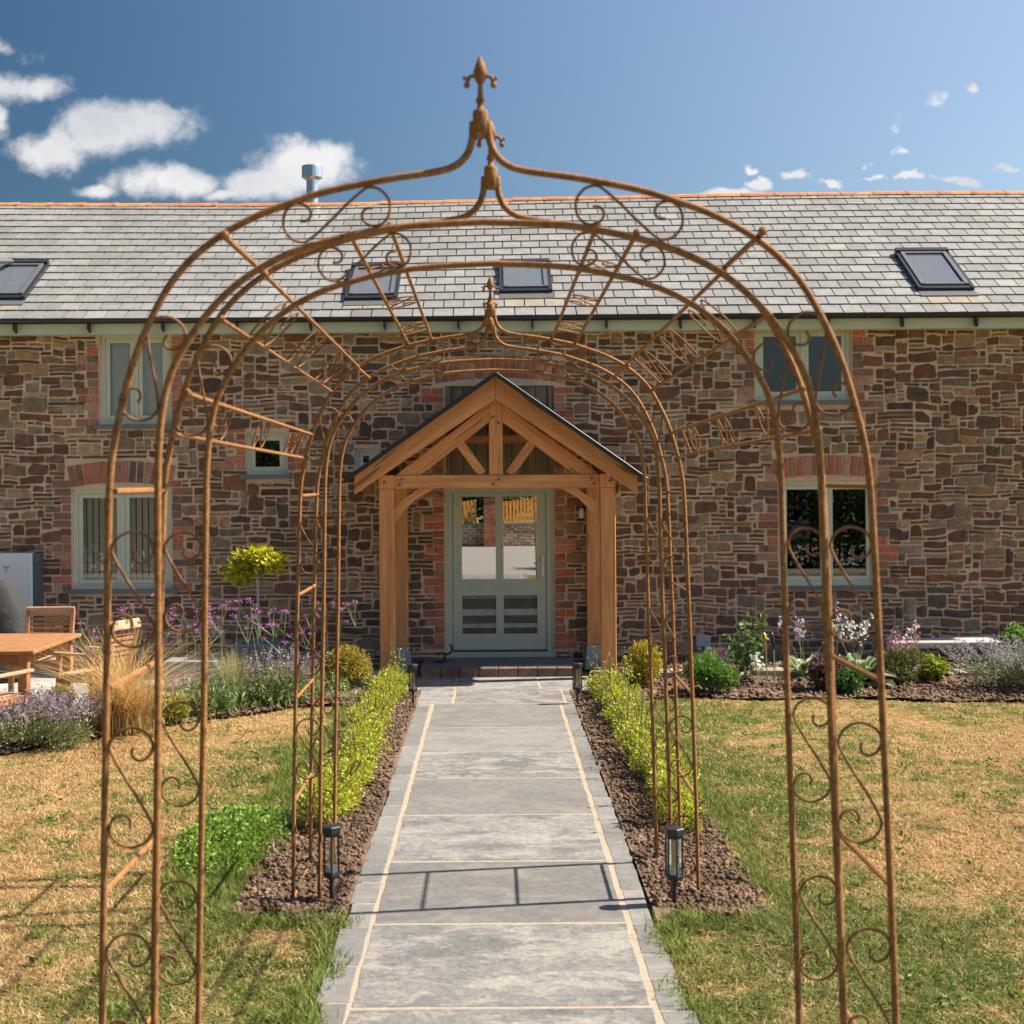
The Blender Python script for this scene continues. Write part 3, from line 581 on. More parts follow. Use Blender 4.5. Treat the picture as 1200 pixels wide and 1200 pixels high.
while x < HX1 + .05:
    L_ = .475; m = MB(); zc = rz(x + L_ / 2, RID_Y); j = random.uniform(-.004, .004)
    prof = [(-.13, -.045), (-.10, -.012), (-.05, .012), (0, .020), (.05, .012), (.10, -.012), (.13, -.045)]
    V = [(xx, RID_Y + a, zc + b + j) for xx in (x + .004, x + L_ - .004) for (a, b) in prof]
    fs = [(i, i + 1, 8 + i, 7 + i) for i in range(6)] + [tuple(range(6, -1, -1)), tuple(range(7, 14))]; m.add(V, fs)
    V = [(xx, RID_Y + a * 1.03, zc + b + .004 + j) for xx in (x + L_ - .03, x + L_ + .02) for (a, b) in prof]; m.add(V, fs)
    m.build('ridge_tile', M_ridge, roof); x += L_
# skylights
for k, (sx, y0, y1, w) in enumerate(sky):
    s0 = (y0 - EAVE_Y) / ca; s1 = (y1 - EAVE_Y) / ca
    e = empty('skylight', sp(sx, s0, 0), parent=house)
    def sbox(m, xa, xb, sa_, sb, na, nb, col=None):
        V = [sp(xa, sa_, na), sp(xb, sa_, na), sp(xb, sb, na), sp(xa, sb, na), sp(xa, sa_, nb), sp(xb, sa_, nb), sp(xb, sb, nb), sp(xa, sb, nb)]
        m.add(V, [(3, 2, 1, 0), (4, 5, 6, 7), (0, 1, 5, 4), (1, 2, 6, 5), (2, 3, 7, 6), (3, 0, 4, 7)], col)
    m = MB(); h = w / 2; sbox(m, sx - h - .05, sx + h + .05, s0 - .16, s0, .0, .026); m.build('flashing', M_lead, e)
    m = MB(); sbox(m, sx - h - .045, sx - h + .0, s0, s1 + .05, .0, .07); sbox(m, sx + h, sx + h + .045, s0, s1 + .05, .0, .07); sbox(m, sx - h, sx + h, s0, s0 + .08, 0, .06); sbox(m, sx - h - .04, sx + h + .04, s1, s1 + .09, .0, .1)
    m.build('frame', M_black, e)
    m = MB(); sbox(m, sx - h + .005, sx - h + .055, s0 + .085, s1 - .01, .03, .085); sbox(m, sx + h - .055, sx + h - .005, s0 + .085, s1 - .01, .03, .085); sbox(m, sx - h + .06, sx + h - .06, s0 + .085, s0 + .135, .03, .08); sbox(m, sx - h + .06, sx + h - .06, s1 - .06, s1 - .012, .03, .085)
    m.build('sash', M_lead, e)
    m = MB(); sbox(m, sx - h + .056, sx + h - .056, s0 + .136, s1 - .061, .04, .062); m.build('pane', M_skyglass if 'M_skyglass' in globals() else globals().setdefault('M_skyglass', mat('skylight_glass', (.13, .14, .155), .05, .1, 3, 0, 1, spec=1.0)), e)
    if k == 0: m = MB(); m.beam(sp(sx - h + .15, s1 - .03, .12), sp(sx - h + .05, s0 + .3, .42), .06, .05); m.build('open_sash_arm', M_lead, e)
# fascia, gutter, brackets
m = MB(); m.box((HX0, 18.19, 4.04), (HX1, 18.23, 4.165)); m.box((HX0, 18.232, 4.04), (HX1, 18.385, 4.062)); m.build('fascia', M_sage, house)
g = MB(); V = []; n = 8
for xx in (HX0 - .1, HX1 + .1):
    for i in range(n + 1): a = math.pi + math.pi * i / n; V.append((xx, 18.12 + .06 * math.cos(a), 4.215 + .06 * math.sin(a)))
g.add(V, [(i, i + 1, n + 2 + i, n + 1 + i) for i in range(n)] + [tuple(range(n, -1, -1)), tuple(range(n + 1, 2 * n + 2))] + [(0, n + 1, 2 * n + 1, n)])
g.build('gutter', M_black, house)
x = HX0 + .3
while x < HX1: m = MB(); m.prism([(x - .012, 4.16), (x + .012, 4.16), (x + .012, 4.05), (x - .012, 4.09)], 18.08, 18.188); m.build('gutter_bracket', M_black, house); x += .88
# flue
b = P(366, 236, 22.2); m = MB(); m.lathe((b.x, 22.2, 6.1), [(.085, 0), (.085, .58)], 20); fl = m.build('flue', M_steel, house, smooth=False)
m = MB(); m.lathe((b.x, 22.2, 6.66), [(.10, 0), (.15, .03), (.15, .19), (.145, .20), (.02, .205)], 20); m.build('flue_cowl', M_steel, fl)

# windows ----------------------------------------------------------------------
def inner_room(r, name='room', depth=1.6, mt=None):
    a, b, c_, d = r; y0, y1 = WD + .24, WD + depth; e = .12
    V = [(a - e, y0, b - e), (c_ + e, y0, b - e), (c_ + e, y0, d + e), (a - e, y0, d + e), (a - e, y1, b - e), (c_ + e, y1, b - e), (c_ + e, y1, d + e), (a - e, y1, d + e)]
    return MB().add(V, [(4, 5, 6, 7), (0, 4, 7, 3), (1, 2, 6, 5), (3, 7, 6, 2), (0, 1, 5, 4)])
def window(r, leaves=2, sill=True, fr=.055, ins=.05):
    a, b, c_, d = r; e = empty('window', ((a + c_) / 2, WD, b), parent=house); y = WD + ins
    m = MB(); m.box((a, y, d - fr), (c_, y + .07, d)); m.box((a, y, b), (c_, y + .07, b + fr)); m.box((a, y, b + fr), (a + fr, y + .07, d - fr)); m.box((c_ - fr, y, b + fr), (c_, y + .07, d - fr))
    xs_ = [a + fr, c_ - fr]
    if leaves == 2: mid = (a + c_) / 2; m.box((mid - .022, y, b + fr), (mid + .022, y + .07, d - fr)); xs_ = [a + fr, mid - .022, mid + .022, c_ - fr]
    m.build('frame', M_sage, e)
    for k in range(0, len(xs_), 2):
        p, q = xs_[k] + .003, xs_[k + 1] - .003; s = .05; z0, z1 = b + fr + .003, d - fr - .003; m = MB(); yy = y + .015
        m.box((p, yy, z0), (q, yy + .05, z0 + s)); m.box((p, yy, z1 - s), (q, yy + .05, z1)); m.box((p, yy, z0 + s), (p + s, yy + .05, z1 - s)); m.box((q - s, yy, z0 + s), (q, yy + .05, z1 - s))
        m.build('casement', M_sage, e)
        MB().box((p + s, yy + .02, z0 + s), (q - s, yy + .026, z1 - s)).build('pane', M_glass, e)
    if sill: m = MB(); m.box((a - .07, WD - .06, b - .055), (c_ + .07, WD + .11, b - .002)); m.build('sill', M_sill, e)
    return e
wn = {}
for k, lv in (('lowleft', 2), ('upleft', 2), ('small', 1), ('tiny', 1), ('lowright', 2), ('upright', 2)):
    r = OPEN[k]; r = (r[0], r[1], r[2], min(r[3], HZ - .005)); wn[k] = window(r, lv, k != 'tiny', .04 if lv == 1 else .055)
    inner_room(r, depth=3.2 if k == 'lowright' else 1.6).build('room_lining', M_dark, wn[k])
r = OPEN['lowright']; m = MB(); m.box((r[0], WD + .02, r[3] - .005), (r[2], WD + .12, r[3] + .055)); m.build('head_board', M_sage, wn['lowright'])
r = OPEN['lowleft']; m = MB(); m.box((r[0], WD + .02, r[3] - .005), (r[2], WD + .12, r[3] + .055)); m.build('head_board', M_sage, wn['lowleft'])
x = r[0] + .10
while x < r[2] - .1:
    m = MB(); an = R(14); c, s = math.cos(an) * .030, math.sin(an) * .030; m.add([(x - c, WD + .14 - s, r[1] + .1), (x + c, WD + .14 + s, r[1] + .1), (x + c, WD + .14 + s, r[3] - .08), (x - c, WD + .14 - s, r[3] - .08)], [(0, 1, 2, 3)])
    m.build('blind_slat', M_fabric, wn['lowleft']); x += .075
for k, f in (('upleft', .9), ):
    r = OPEN[k]; n = 40; V = []
    for i in range(n + 1): t = i / n; xx = r[0] + .06 + (r[2] - r[0] - .12) * t; yy = WD + .145 + .012 * math.sin(i * 1.3); V += [(xx, yy, r[1] + .06), (xx, yy, r[3] - .05)]
    MB().add(V, [(2 * i, 2 * i + 2, 2 * i + 3, 2 * i + 1) for i in range(n)]).build('net_curtain', M_net, wn[k], smooth=True)
# planks in the old opening above the door
r = OPEN['boarded']; n = 8
bd = empty('boarded_opening', ((r[0] + r[2]) / 2, WD, r[1]), parent=house)
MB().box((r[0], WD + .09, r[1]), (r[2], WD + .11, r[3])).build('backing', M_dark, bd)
for i in range(n):
    a = r[0] + .07 + (r[2] - r[0] - .14) * i / n; b = r[0] + .07 + (r[2] - r[0] - .14) * (i + 1) / n
    MB().box((a + .004, WD + .05 + random.uniform(0, .012), r[1] + .07), (b - .004, WD + .088, r[3] - .0)).build('plank', M_board, bd)
for xx in (r[0], r[2] - .065): MB().box((xx, WD + .02, r[1] + .07), (xx + .065, WD + .085, r[3])).build('jamb', M_board, bd)
MB().box((r[0], WD + .01, r[1]), (r[2], WD + .088, r[1] + .068)).build('lintel', M_oak, bd)

# front door ---------------------------------------------------------------------
r = OPEN['door']; dr = empty('front_door', ((r[0] + r[2]) / 2, WD, r[1]), parent=house); yd = WD + .05
def dpx(px, py): return rect(px, py, px, py, yd)[:2]
a, b, c_, d = r; f = .085
m = MB(); m.box((a, yd - .02, b), (a + f, yd + .06, d)); m.box((c_ - f, yd - .02, b), (c_, yd + .06, d)); m.box((a + f, yd - .02, d - .04), (c_ - f, yd + .06, d)); m.box((a - .01, yd - .06, b), (c_ + .01, yd - .022, b + .06)); m.build('door_frame', M_sagedk, dr)
MB().box((a + f + .01, yd + .0, b + .0), (c_ - f - .01, yd + .05, b + .075)).build('threshold', M_lead, dr)
X = [dpx(v, 600)[0] for v in (541, 580.6, 589.7, 629)]; Z = [dpx(585, v)[1] for v in (582, 678.7, 697.7, 742.6)]
la, lc = a + f + .006, c_ - f - .006; lb, ld = b + .085, d - .044
m = MB(); y0, y1 = yd - .005, yd + .045
m.box((la, y0, lb), (X[0], y1, ld)); m.box((X[3], y0, lb), (lc, y1, ld)); m.box((X[0], y0, Z[0]), (X[3], y1, ld)); m.box((X[0], y0, Z[2]), (X[3], y1, Z[1])); m.box((X[0], y0, lb), (X[3], y1, Z[3])); m.box((X[1], y0, Z[1]), (X[2], y1, Z[0])); m.box((X[1], y0, Z[3]), (X[2], y1, Z[2]))
m.build('door_leaf', M_sagedk, dr)
for (p, q) in ((0, 1), (2, 3)):
    for (t, u) in ((1, 0), (3, 2)): 
        MB().box((X[p], yd + .015, Z[t]), (X[q], yd + .021, Z[u])).build('pane', M_doorglass if t == 1 else M_lowglass, dr)
h = dpx(636, 662); m = MB(); m.box((h[0] - .018, yd - .02, h[1] - .14), (h[0] + .018, yd - .006, h[1] + .12), bev=.004); m.tube([(h[0], yd - .02, h[1] + .02), (h[0], yd - .06, h[1] + .02), (h[0] - .10, yd - .065, h[1] + .02)], .009); m.build('handle', M_steel, dr)
for (p, q) in ((0, 1), (2, 3)):  # plain pale and dark bands added just behind the lower door panes
    for (ya_, yb_, alb) in ((698, 702, .35), (702, 714, .08), (714, 721.5, .8), (721.5, 731, .08), (731, 736, .75), (736, 742.6, .07)):
        za, zb = dpx(585, yb_)[1], dpx(585, ya_)[1]; MB().box((X[p] - .02, yd + .05 + (.01 if alb < .3 else 0), za), (X[q] + .02, yd + .07, zb - .001), col=(alb, alb * .98, alb * .95)).build('pane_band', M_sett, dr)
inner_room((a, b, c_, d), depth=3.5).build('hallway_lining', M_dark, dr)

# ================================================================== porch
FD = 17.2
porch = empty('timber_porch', (0, FD, 0), 'gabled green oak porch with dark slate roof sheltering the front door', 'porch')
def fp(px, py, D=FD): return P(px, py, D)
def post(xc, y, z0, z1, w=.17): 
    return MB().box((xc - w / 2, y - w / 2, z0), (xc + w / 2, y + w / 2, z1), bev=.008).build('post', M_oak, porch)
XL, XR = fp(454, 680).x, fp(712.5, 680).x; ZT = fp(580, 572).z; ZP = .125
for xc in (XL, XR):
    post(xc, FD, ZP, ZT - .0)
    MB().box((xc - .088, FD - .10, ZT + .001), (xc + .088, 18.36, ZT + .155), bev=.006).build('wall_plate', M_oak, porch)
XLr, XRr = XL + .09, XR - .09
for xc in (XLr, XRr):
    post(xc, 18.27, .29, ZT - .0, .17)
    MB().add([(xc - .12, 18.14, 0), (xc + .12, 18.14, 0), (xc + .12, 18.38, 0), (xc - .12, 18.38, 0), (xc - .09, 18.17, .288), (xc + .09, 18.17, .288), (xc + .09, 18.37, .288), (xc - .09, 18.37, .288)], [(4, 5, 6, 7), (0, 1, 5, 4), (1, 2, 6, 5), (2, 3, 7, 6), (3, 0, 4, 7)]).build('plinth', M_concrete, porch)
tz = ZT + .075
MB().beam((XL + .09, FD, tz), (XR - .09, FD, tz), .15, .15, bev=.006).build('tie_beam', M_oakh, porch)
apx = fp(580.5, 442); cx = apx.x; AZ = apx.z; RX0, RX1 = fp(417, 560).x, fp(745, 556).x; EZ = fp(417, 553).z; EZr = fp(745, 552).z
def rafter(side, D, w=.215, d=.09, name='rafter', x_in=0, zoff=0, ext=1.0, mt=M_oak):
    xe = RX0 if side < 0 else RX1; ze = EZ if side < 0 else EZr
    p0 = Vector((cx, 0, AZ + zoff)); p1 = Vector((xe, 0, ze + zoff)); p1 = p0 + (p1 - p0) * ext; vd = w / math.cos(math.atan2(abs(p0.z - p1.z), abs(p1.x - p0.x)))
    gp = .002 * side
    poly = [(p0.x + gp, p0.z), (p0.x + gp, p0.z - vd), (p1.x, p1.z - vd * .98), (p1.x, p1.z)]
    if side > 0: poly = poly[::-1]
    return MB().prism(poly, D - d / 2, D + d / 2).build(name, M_oakl if side < 0 else M_oakr, porch)
for s in (-1, 1):
    rafter(s, FD - .14, name='barge_rafter')
    for D in (17.6, 18.0, 18.33): rafter(s, D, .13, .07, 'rafter')
    # inner principal rafter
    q0 = (cx + s * .085, tz + .08 + .80); 
    a0 = fp(572 if s < 0 else 590, 474); a1 = fp(464 if s < 0 else 702, 556); top = Vector((cx + s * .077, 0, a0.z)); bot = Vector((a1.x, 0, tz + .078)); vd = .20
    poly = [(top.x, top.z), (top.x, top.z - vd), (bot.x - s * .28, bot.z), (bot.x, bot.z)]
    if s > 0: poly = poly[::-1]
    MB().prism(poly, FD - .05, FD + .07).build('principal_rafter', M_oakl if s < 0 else M_oakr, porch)
    t0 = fp(538 if s < 0 else 624, 518); t1 = fp(565 if s < 0 else 597, 556); MB().beam((t0.x, FD + .01, t0.z), (t1.x, FD + .01, tz + .085), .10, .09).build('strut', M_oakr if s < 0 else M_oakl, porch)
    # curved brace under the tie beam
    xp = (XL + .088) if s < 0 else (XR - .088); u = -s
    b0 = Vector((xp, 0, ZT - .34)); b1 = Vector((xp + u * .42, 0, ZT)); pts = [(xp, ZT - .40), (xp + u * .10, ZT - .26), (xp + u * .24, ZT - .12), (xp + u * .45, ZT - .003), (xp + u * .27, ZT - .003), (xp + u * .1, ZT - .12), (xp, ZT - .22)]
    if s < 0: pts = pts
    MB().prism(pts, FD - .04, FD + .04).build('brace', M_oakl if s < 0 else M_oakr, porch)
    xs_ = XL if s < 0 else XR
    MB().beam((xs_ - s * .0, FD + .09, ZT - .42), (xs_, FD + .50, ZT - .0), .08, .10, up=(1, 0, 0)).build('brace', M_oak, porch)
MB().box((cx - .077, FD - .06, tz + .077), (cx + .077, FD + .08, AZ - .25), bev=.005).build('king_post', M_oak, porch)
MB().box((cx - .80, 18.20, tz + .46), (cx + .80, 18.28, tz + .55)).build('collar_beam', M_oakh, porch)
MB().box((cx - .03, FD - .09, AZ - .18), (cx + .03, 18.36, AZ - .03)).build('ridge_beam', M_oak, porch)
for (px_, pz_) in ((cx - .03, tz - .03), (cx + .03, tz + .03), (cx - .03, AZ - .45), (cx + .03, AZ - .52), (XL + .15, tz - .03), (XL + .18, tz + .03), (XR - .15, tz - .03), (XR - .18, tz + .03), (XL - .02, tz), (XR + .02, tz)):
    MB().box((px_ - .011, FD - .112, pz_ - .011), (px_ + .011, FD - .05, pz_ + .011)).build('peg', M_bark, porch)
# roof planes
for s in (-1, 1):
    e = fp(407, 561) if s < 0 else fp(755, 560); top = fp(580.5, 438); 
    p = Vector((top.x, 0, top.z)); q = Vector((e.x, 0, e.z)); nrm = Vector((-(p - q).z, 0, (p - q).x)); nrm = nrm.normalized() * (1 if nrm.z > 0 else -1); t = .035
    n = 7; y0, y1 = 16.93, 18.37
    rp = MB().prism([(p.x, p.z - .045), (q.x, q.z - .045), (q.x, q.z - .02), (p.x, p.z - .02)][::(1 if s < 0 else -1)], y0, y1).build('roof_deck', M_black, porch)
    for k in range(n):
        u0 = q + (p - q) * (k / n); u1 = q + (p - q) * min(1, (k + 1.25) / n); yy = y0 - .01; j = 0
        cols = 6
        for c_ in range(cols + (k % 2)):
            ya = y0 - .01 + (y1 - y0) * (c_ - (.5 if k % 2 else 0)) / cols; yb = ya + (y1 - y0) / cols - .005; ya = max(ya, y0 - .01); yb = min(yb, y1)
            h0, h1 = .004, -.012; V = []
            for (uu, hh) in ((u0, h0), (u1, h1)):
                for (Y) in (ya, yb):
                    for th in (-.008, 0): w_ = uu + nrm * (hh + th); V.append((w_.x, Y, w_.z))
            MB().add(V, [(0, 2, 3, 1), (4, 5, 7, 6), (1, 3, 7, 5), (0, 4, 6, 2), (0, 1, 5, 4), (2, 6, 7, 3)], (.10, .105, .12)).build('slate', M_pslate if 'M_pslate' in globals() else globals().setdefault('M_pslate', mat('dark_slate', None, .32, .1, 10, .1, 40, spec=.6)), rp)
    MB().beam((p.x, y0 - .022, p.z - .02), (q.x, y0 - .022, q.z - .02), .045, .02, up=(0, 1, 0), bev=.003).build('roof_edge', M_black, porch)
# porch step
step = empty('porch_step', (cx, 17.7, 0), 'low door step of dark paving with a brick edge in front of the green door', 'step')
sx0, sx1 = fp(492, 790).x, fp(676, 790).x
MB().box((sx0 + .01, 17.455, .006), (sx1 - .01, WD - .03, .118)).build('step_base', M_lead, step)
n = 8
for i in range(n):
    a = sx0 + (sx1 - sx0) * i / n; b = sx0 + (sx1 - sx0) * (i + 1) / n; MB().box((a + .004, 17.34, .006), (b - .004, 17.45, .122), col=tuple(np.array((.21, .12, .09)) * random.uniform(.8, 1.2)), bev=.006).build('brick', M_brick, step)
for i in range(3):
    a = sx0 + (sx1 - sx0) * i / 3; b = sx0 + (sx1 - sx0) * (i + 1) / 3; MB().box((a + .004, 17.46, .118), (b - .004, WD - .045, .128), col=(.13, .14, .16), bev=.003).build('paving_slab', M_sett, step)
for (xc, w, lab) in ((XL, .42, 'low pale stone block under the left front porch post'), (XR, .34, 'low pale stone block under the right front porch post')):
    b = empty('stone_block', (xc, FD, 0), lab, 'stone block', 'stone blocks under the porch posts')
    for i in range(2): MB().box((xc - w / 2 + i * w / 2 + .003, FD - .16, -.01), (xc + i * w / 2 - .003 if i == 0 else xc + w / 2, FD + .14, .122), col=tuple(np.array((.40, .33, .26)) * random.uniform(.9, 1.1)), bev=.01).build('stone', M_sett, b)
# wall lamp inside the porch
p = P(682, 602, 18.3); wl = empty('wall_light', (p.x, WD, p.z), 'small white wall light beside the right porch brace', 'light')
m = MB(); m.box((p.x - .02, WD - .05, p.z - .04), (p.x + .02, WD - .015, p.z + .05)); m.build('bracket', M_plastic, wl)
m = MB(); m.lathe((p.x, WD - .08, p.z - .05), [(.03, 0), (.036, .03), (.03, .10), (.02, .12)], 12); m.build('lamp_shade', M_white, wl)
# electrical box on wall
p = P(824, 752, 18.35); eb = empty('socket_box', (p.x, WD, p.z), 'pale grey outdoor socket box low on the stone wall right of the porch', 'socket box')
MB().box((p.x - .09, WD - .07, p.z - .06), (p.x + .09, WD - .022, p.z + .07), bev=.01).build('cover', M_plastic, eb)
MB().box((p.x - .075, WD - .085, p.z - .095), (p.x - .02, WD - .03, p.z - .062)).build('cable_gland', M_plastic, eb); MB().box((p.x + .02, WD - .085, p.z - .095), (p.x + .075, WD - .03, p.z - .062)).build('cable_gland', M_plastic, eb)
# boot scraper
p = P(521, 776, 17.9); bs = empty('boot_scraper', (p.x, 17.9, .128), 'small dark iron boot scraper on the step left of the door', 'boot scraper')
m = MB(); m.lathe((p.x, 17.9, .128), [(.13, 0), (.12, .02), (.05, .03)], 14); m.build('tray', M_black, bs)
m = MB(); m.tube(catmull([(p.x - .09, 17.9, .25), (p.x - .07, 17.9, .22), (p.x - .03, 17.9, .24), (p.x + .03, 17.9, .22), (p.x + .07, 17.9, .24), (p.x + .09, 17.9, .30), (p.x + .06, 17.9, .33)]), .012); m.tube([(p.x, 17.9, .15), (p.x, 17.9, .24)], .014); m.build('scraper_bar', M_black, bs)

# ================================================================== iron rose arches
YN = [4.11, 4.74, 8.15, 8.92]
OUT = [(1.085, 0), (1.075, .6), (1.06, 1.2), (1.045, 1.7), (1.032, 2.1), (1.02, 2.3), (.99, 2.45), (.945, 2.6), (.87, 2.755), (.795, 2.85), (.705, 2.92), (.61, 2.97), (.53, 3.0), (.42, 3.035), (.25, 3.068), (.13, 3.085), (.075, 3.10), (.04, 3.13), (.024, 3.17), (.02, 3.22)]
INN = [(.945, 0), (.93, .8), (.908, 1.6), (.898, 2.1), (.89, 2.35), (.862, 2.52), (.80, 2.64), (.72, 2.74), (.62, 2.82), (.478, 2.885), (.25, 2.935), (0, 2.95)]
tun = empty('iron_rose_tunnel', (0, 4.11, 0), 'rusty wrought iron garden tunnel of two ornate arches joined by scrolled rails over the path', 'garden arch')
def curve_eval(pts, z=None, x=None):
    c = catmull([(a, 0, b) for a, b in pts], 12)
    key = (lambda p: abs(p.z - z) + (0 if z is None else 0)) if z is not None else (lambda p: abs(p.x - x))
    return min(c, key=key)
SH = [(.05, .92), (.02, .78), (.08, .66), (.22, .61), (.40, .70), (.50, .95), (.36, 1.23), (0, 1.36), (-.33, 1.23), (-.48, .97), (-.43, .75), (-.20, .32)]
SCR = [(x, 0, z) for x, z in SH] + [(0, 0, 0)] + [(-x, 0, -z) for x, z in SH[::-1]]
SCR = catmull(SCR, 4)
def scroll(c, ux, uz, w, r=.0042, name='scroll', mirror=1, parent=tun):
    c = Vector(c); ux = Vector(ux).normalized(); uz = Vector(uz).normalized(); MB().tube([c + ux * (p.x * w * mirror) + uz * (p.z * w) for p in SCR], r, 5).build(name, M_rustd, parent, smooth=True)
def fin(c, name='finial'):
    f_ = MB(); x, y, z = c; f_.lathe((x, y, z), [(a_, b_ * .77) for a_, b_ in [(.013, -.02), (.021, -.015), (.0215, .06), (.019, .072), (.010, .078), (.008, .095), (.013, .102), (.013, .11), (.008, .118), (.0065, .165), (.011, .17), (.010, .178), (.016, .19), (.019, .205), (.012, .235), (.003, .262), (.001, .265)]], 14)
    o_ = f_.build(name, M_rust, tun, smooth=True)
    for s in (-1, 1):
        m = MB(); m.tube(catmull([(x + s * .004, y, z + .131), (x + s * .015, y, z + .148), (x + s * .030, y, z + .144), (x + s * .036, y, z + .128)]), .0055, 6); m.lathe((x + s * .036, y, z + .121), [(.002, -.006), (.009, .0), (.009, .006), (.002, .012)], 8); m.lathe((x + s * .043, y, z + .143), [(.001, -.006), (.006, 0), (.001, .006)], 8)
        m.build('finial_curl', M_rust, o_, smooth=True)
for k, Y in enumerate(YN):
    dz = (0, -.022, -.05, -.05)[k]; R_ = .0100 if k < 2 else .0105; dx = .012 if k < 2 else .008
    ln_ = (lambda z: -.035 * (z / 3.2) ** 2) if k == 0 else (lambda z: -.008 * z / 3.2)
    so = lambda s, pts: catmull([(s * a + dx + ln_(b), Y, max(0, b + dz)) for a, b in pts], 4)
    for s in (-1, 1): MB().tube(so(s, OUT), R_, 8).build('outer_hoop', M_rust, tun, smooth=True)
    L_ = so(-1, INN); R2 = so(1, INN)[::-1][1:]; MB().tube(L_ + R2, R_, 8).build('inner_hoop', M_rust, tun, smooth=True)
    fin((dx + ln_(3.2), Y, 3.195 + dz))
    for s in (-1, 1):
        for z in (.34, .875, 1.43, 1.965):
            xo = curve_eval(OUT, z=z).x; xi = curve_eval(INN, z=z).x; scroll((s * (xo + xi) / 2 + dx + ln_(z), Y, z + dz), (1, 0, 0), (0, 0, 1), (xo - xi) - .022)
        for (xc, zc, tx, tz_) in ((.902, 2.56, -.36, .93), (.395, 2.972, -.97, .22)):
            t = Vector((-s * abs(tx), 0, tz_)).normalized() * 1.0
            nx_ = Vector((t.z, 0, -t.x)); 
            if s > 0 and zc > 2.7 or s > 0: scroll((s * xc + dx + ln_(zc), Y, zc + dz), -nx_, t, .108, mirror=1)
            else: scroll((s * xc + dx + ln_(zc), Y, zc + dz), nx_, t, .108)
        MB().tube([(s * 1.08 + dx, Y, .03), (s * .945 + dx, Y, .03)], .006).build('foot_bar', M_rust, tun)
def ball(m, p, r=.0135): m.lathe(p, [(.002, -r), (r * .8, -r * .55), (r, 0), (r * .8, r * .55), (.002, r)], 8)
nodes = {'C1': (1.012, 2.42), 'C2': (.965, 2.545), 'B2': (.86, 2.775), 'B1': (.72, 2.91), 'A2': (.45, 3.03), 'A1': (.325, 3.056)}
for (ya, yb, dz) in ((YN[0], YN[1], 0), (YN[2], YN[3], -.05)):
    for s in (-1, 1):
        for z in (.08, .6, 1.15, 1.70, 2.23):
            xo = curve_eval(OUT, z=z).x; m = MB(); m.tube([(s * xo + .01, ya, z + dz), (s * xo + .01, yb, z + dz)], .0085); m.build('rung', M_rust, tun)
        a, b = nodes['B1']; m = MB(); m.tube([(s * a + .01, ya - .03, b + dz), (s * a + .01, yb, b + dz)], .0085); ball(m, (s * a + .01, ya - .035, b + dz + .004)); m.build('rung', M_rust, tun)
ya, yb = YN[1], YN[2]
for s in (-1, 1):
    for pr in (('C1', 'C2'), ('B2', 'B1'), ('A2', 'A1')):
        q = []
        for k in pr:
            a, b = nodes[k]; m = MB(); m.tube([(s * a * .982 + .012, ya - .04, b - .018), (s * a + .008, yb + .02, b - .038)], .0075); ball(m, (s * a * .982 + .012, ya - .045, b - .016)); m.build('rail', M_rust, tun); q.append(Vector((s * a, 0, b)))
        mid = (q[0] + q[1]) / 2; across = (q[1] - q[0]).normalized(); w = (q[1] - q[0]).length
        for Y in (5.5, 6.48, 7.46):
            scroll((mid.x + .01, Y, mid.z - .018 - .02 * (Y - ya) / (yb - ya)), across, (0, 1, 0), w - .018, .0038)
        MB().tube([q[0] + Vector((.008, yb - .35, -.03)), q[1] + Vector((.008, yb - .35, -.03))], .006).build('rail_tie', M_rust, tun)

# ================================================================== path lamps
def make_lamp():
    e = empty('path_lamp', (0, 0, 0), '-', 'garden lamp', 'black stake lamps beside the path')
    st = MB(); st.lathe((0, 0, 0), [(.012, -.06), (.013, .11), (.022, .118), (.024, .135)], 12); st.build('stake', M_black, e)
    b = MB(); b.lathe((0, 0, 0), [(.045, .13), (.05, .14), (.05, .152), (.043, .155)], 6); b.build('base_ring', M_black, e)
    c = MB(); c.lathe((0, 0, 0), [(.046, .362), (.056, .365), (.057, .395), (.05, .400), (.003, .404)], 6); c.build('cap', M_black, e)
    fr = MB()
    for k in range(6): an = 2 * math.pi * (k + .5) / 6; x, y = .044 * math.cos(an), .044 * math.sin(an); fr.beam((x, y, .15), (x, y, .365), .008, .008, bev=.001)
    fr.lathe((0, 0, 0), [(.046, .345), (.047, .362)], 6); fr.build('cage', M_black, e)
    g = MB()
    for k in range(6):
        a0 = 2 * math.pi * (k + .5) / 6; a1 = a0 + math.pi / 3; q = .040; g.add([(q * math.cos(a0), q * math.sin(a0), .155), (q * math.cos(a1), q * math.sin(a1), .155), (q * math.cos(a1), q * math.sin(a1), .36), (q * math.cos(a0), q * math.sin(a0), .36)], [(0, 1, 2, 3)])
    g.build('glass', M_lampglass, e)
    w = MB(); w.lathe((0, 0, 0), [(.034, .156), (.030, .170), (.012, .178), (.011, .19)], 12); w.build('reflector', M_white, e)
    f_ = MB(); f_.lathe((0, 0, 0), [(.010, .19), (.013, .22), (.012, .30), (.004, .33)], 8); f_.build('bulb', M_bulb, e)
    return e
L0 = make_lamp()
for i, (x, y, lab) in enumerate(((-.865, 8.1, 'black stake lamp at near left corner of the path bed, beside the arch foot'), (.945, 8.0, 'black stake lamp at near right corner of the path bed, beside the arch foot'),
                                 (-.80, 15.25, 'small black stake lamp left of the path end near the porch'), (.845, 15.25, 'small black stake lamp right of the path end near the porch'))):
    l = L0 if i == 0 else copy_tree(L0); l.location = (x, y, .025); l.rotation_euler.z = R((8, 12, 3, 20)[i]); l['label'] = lab

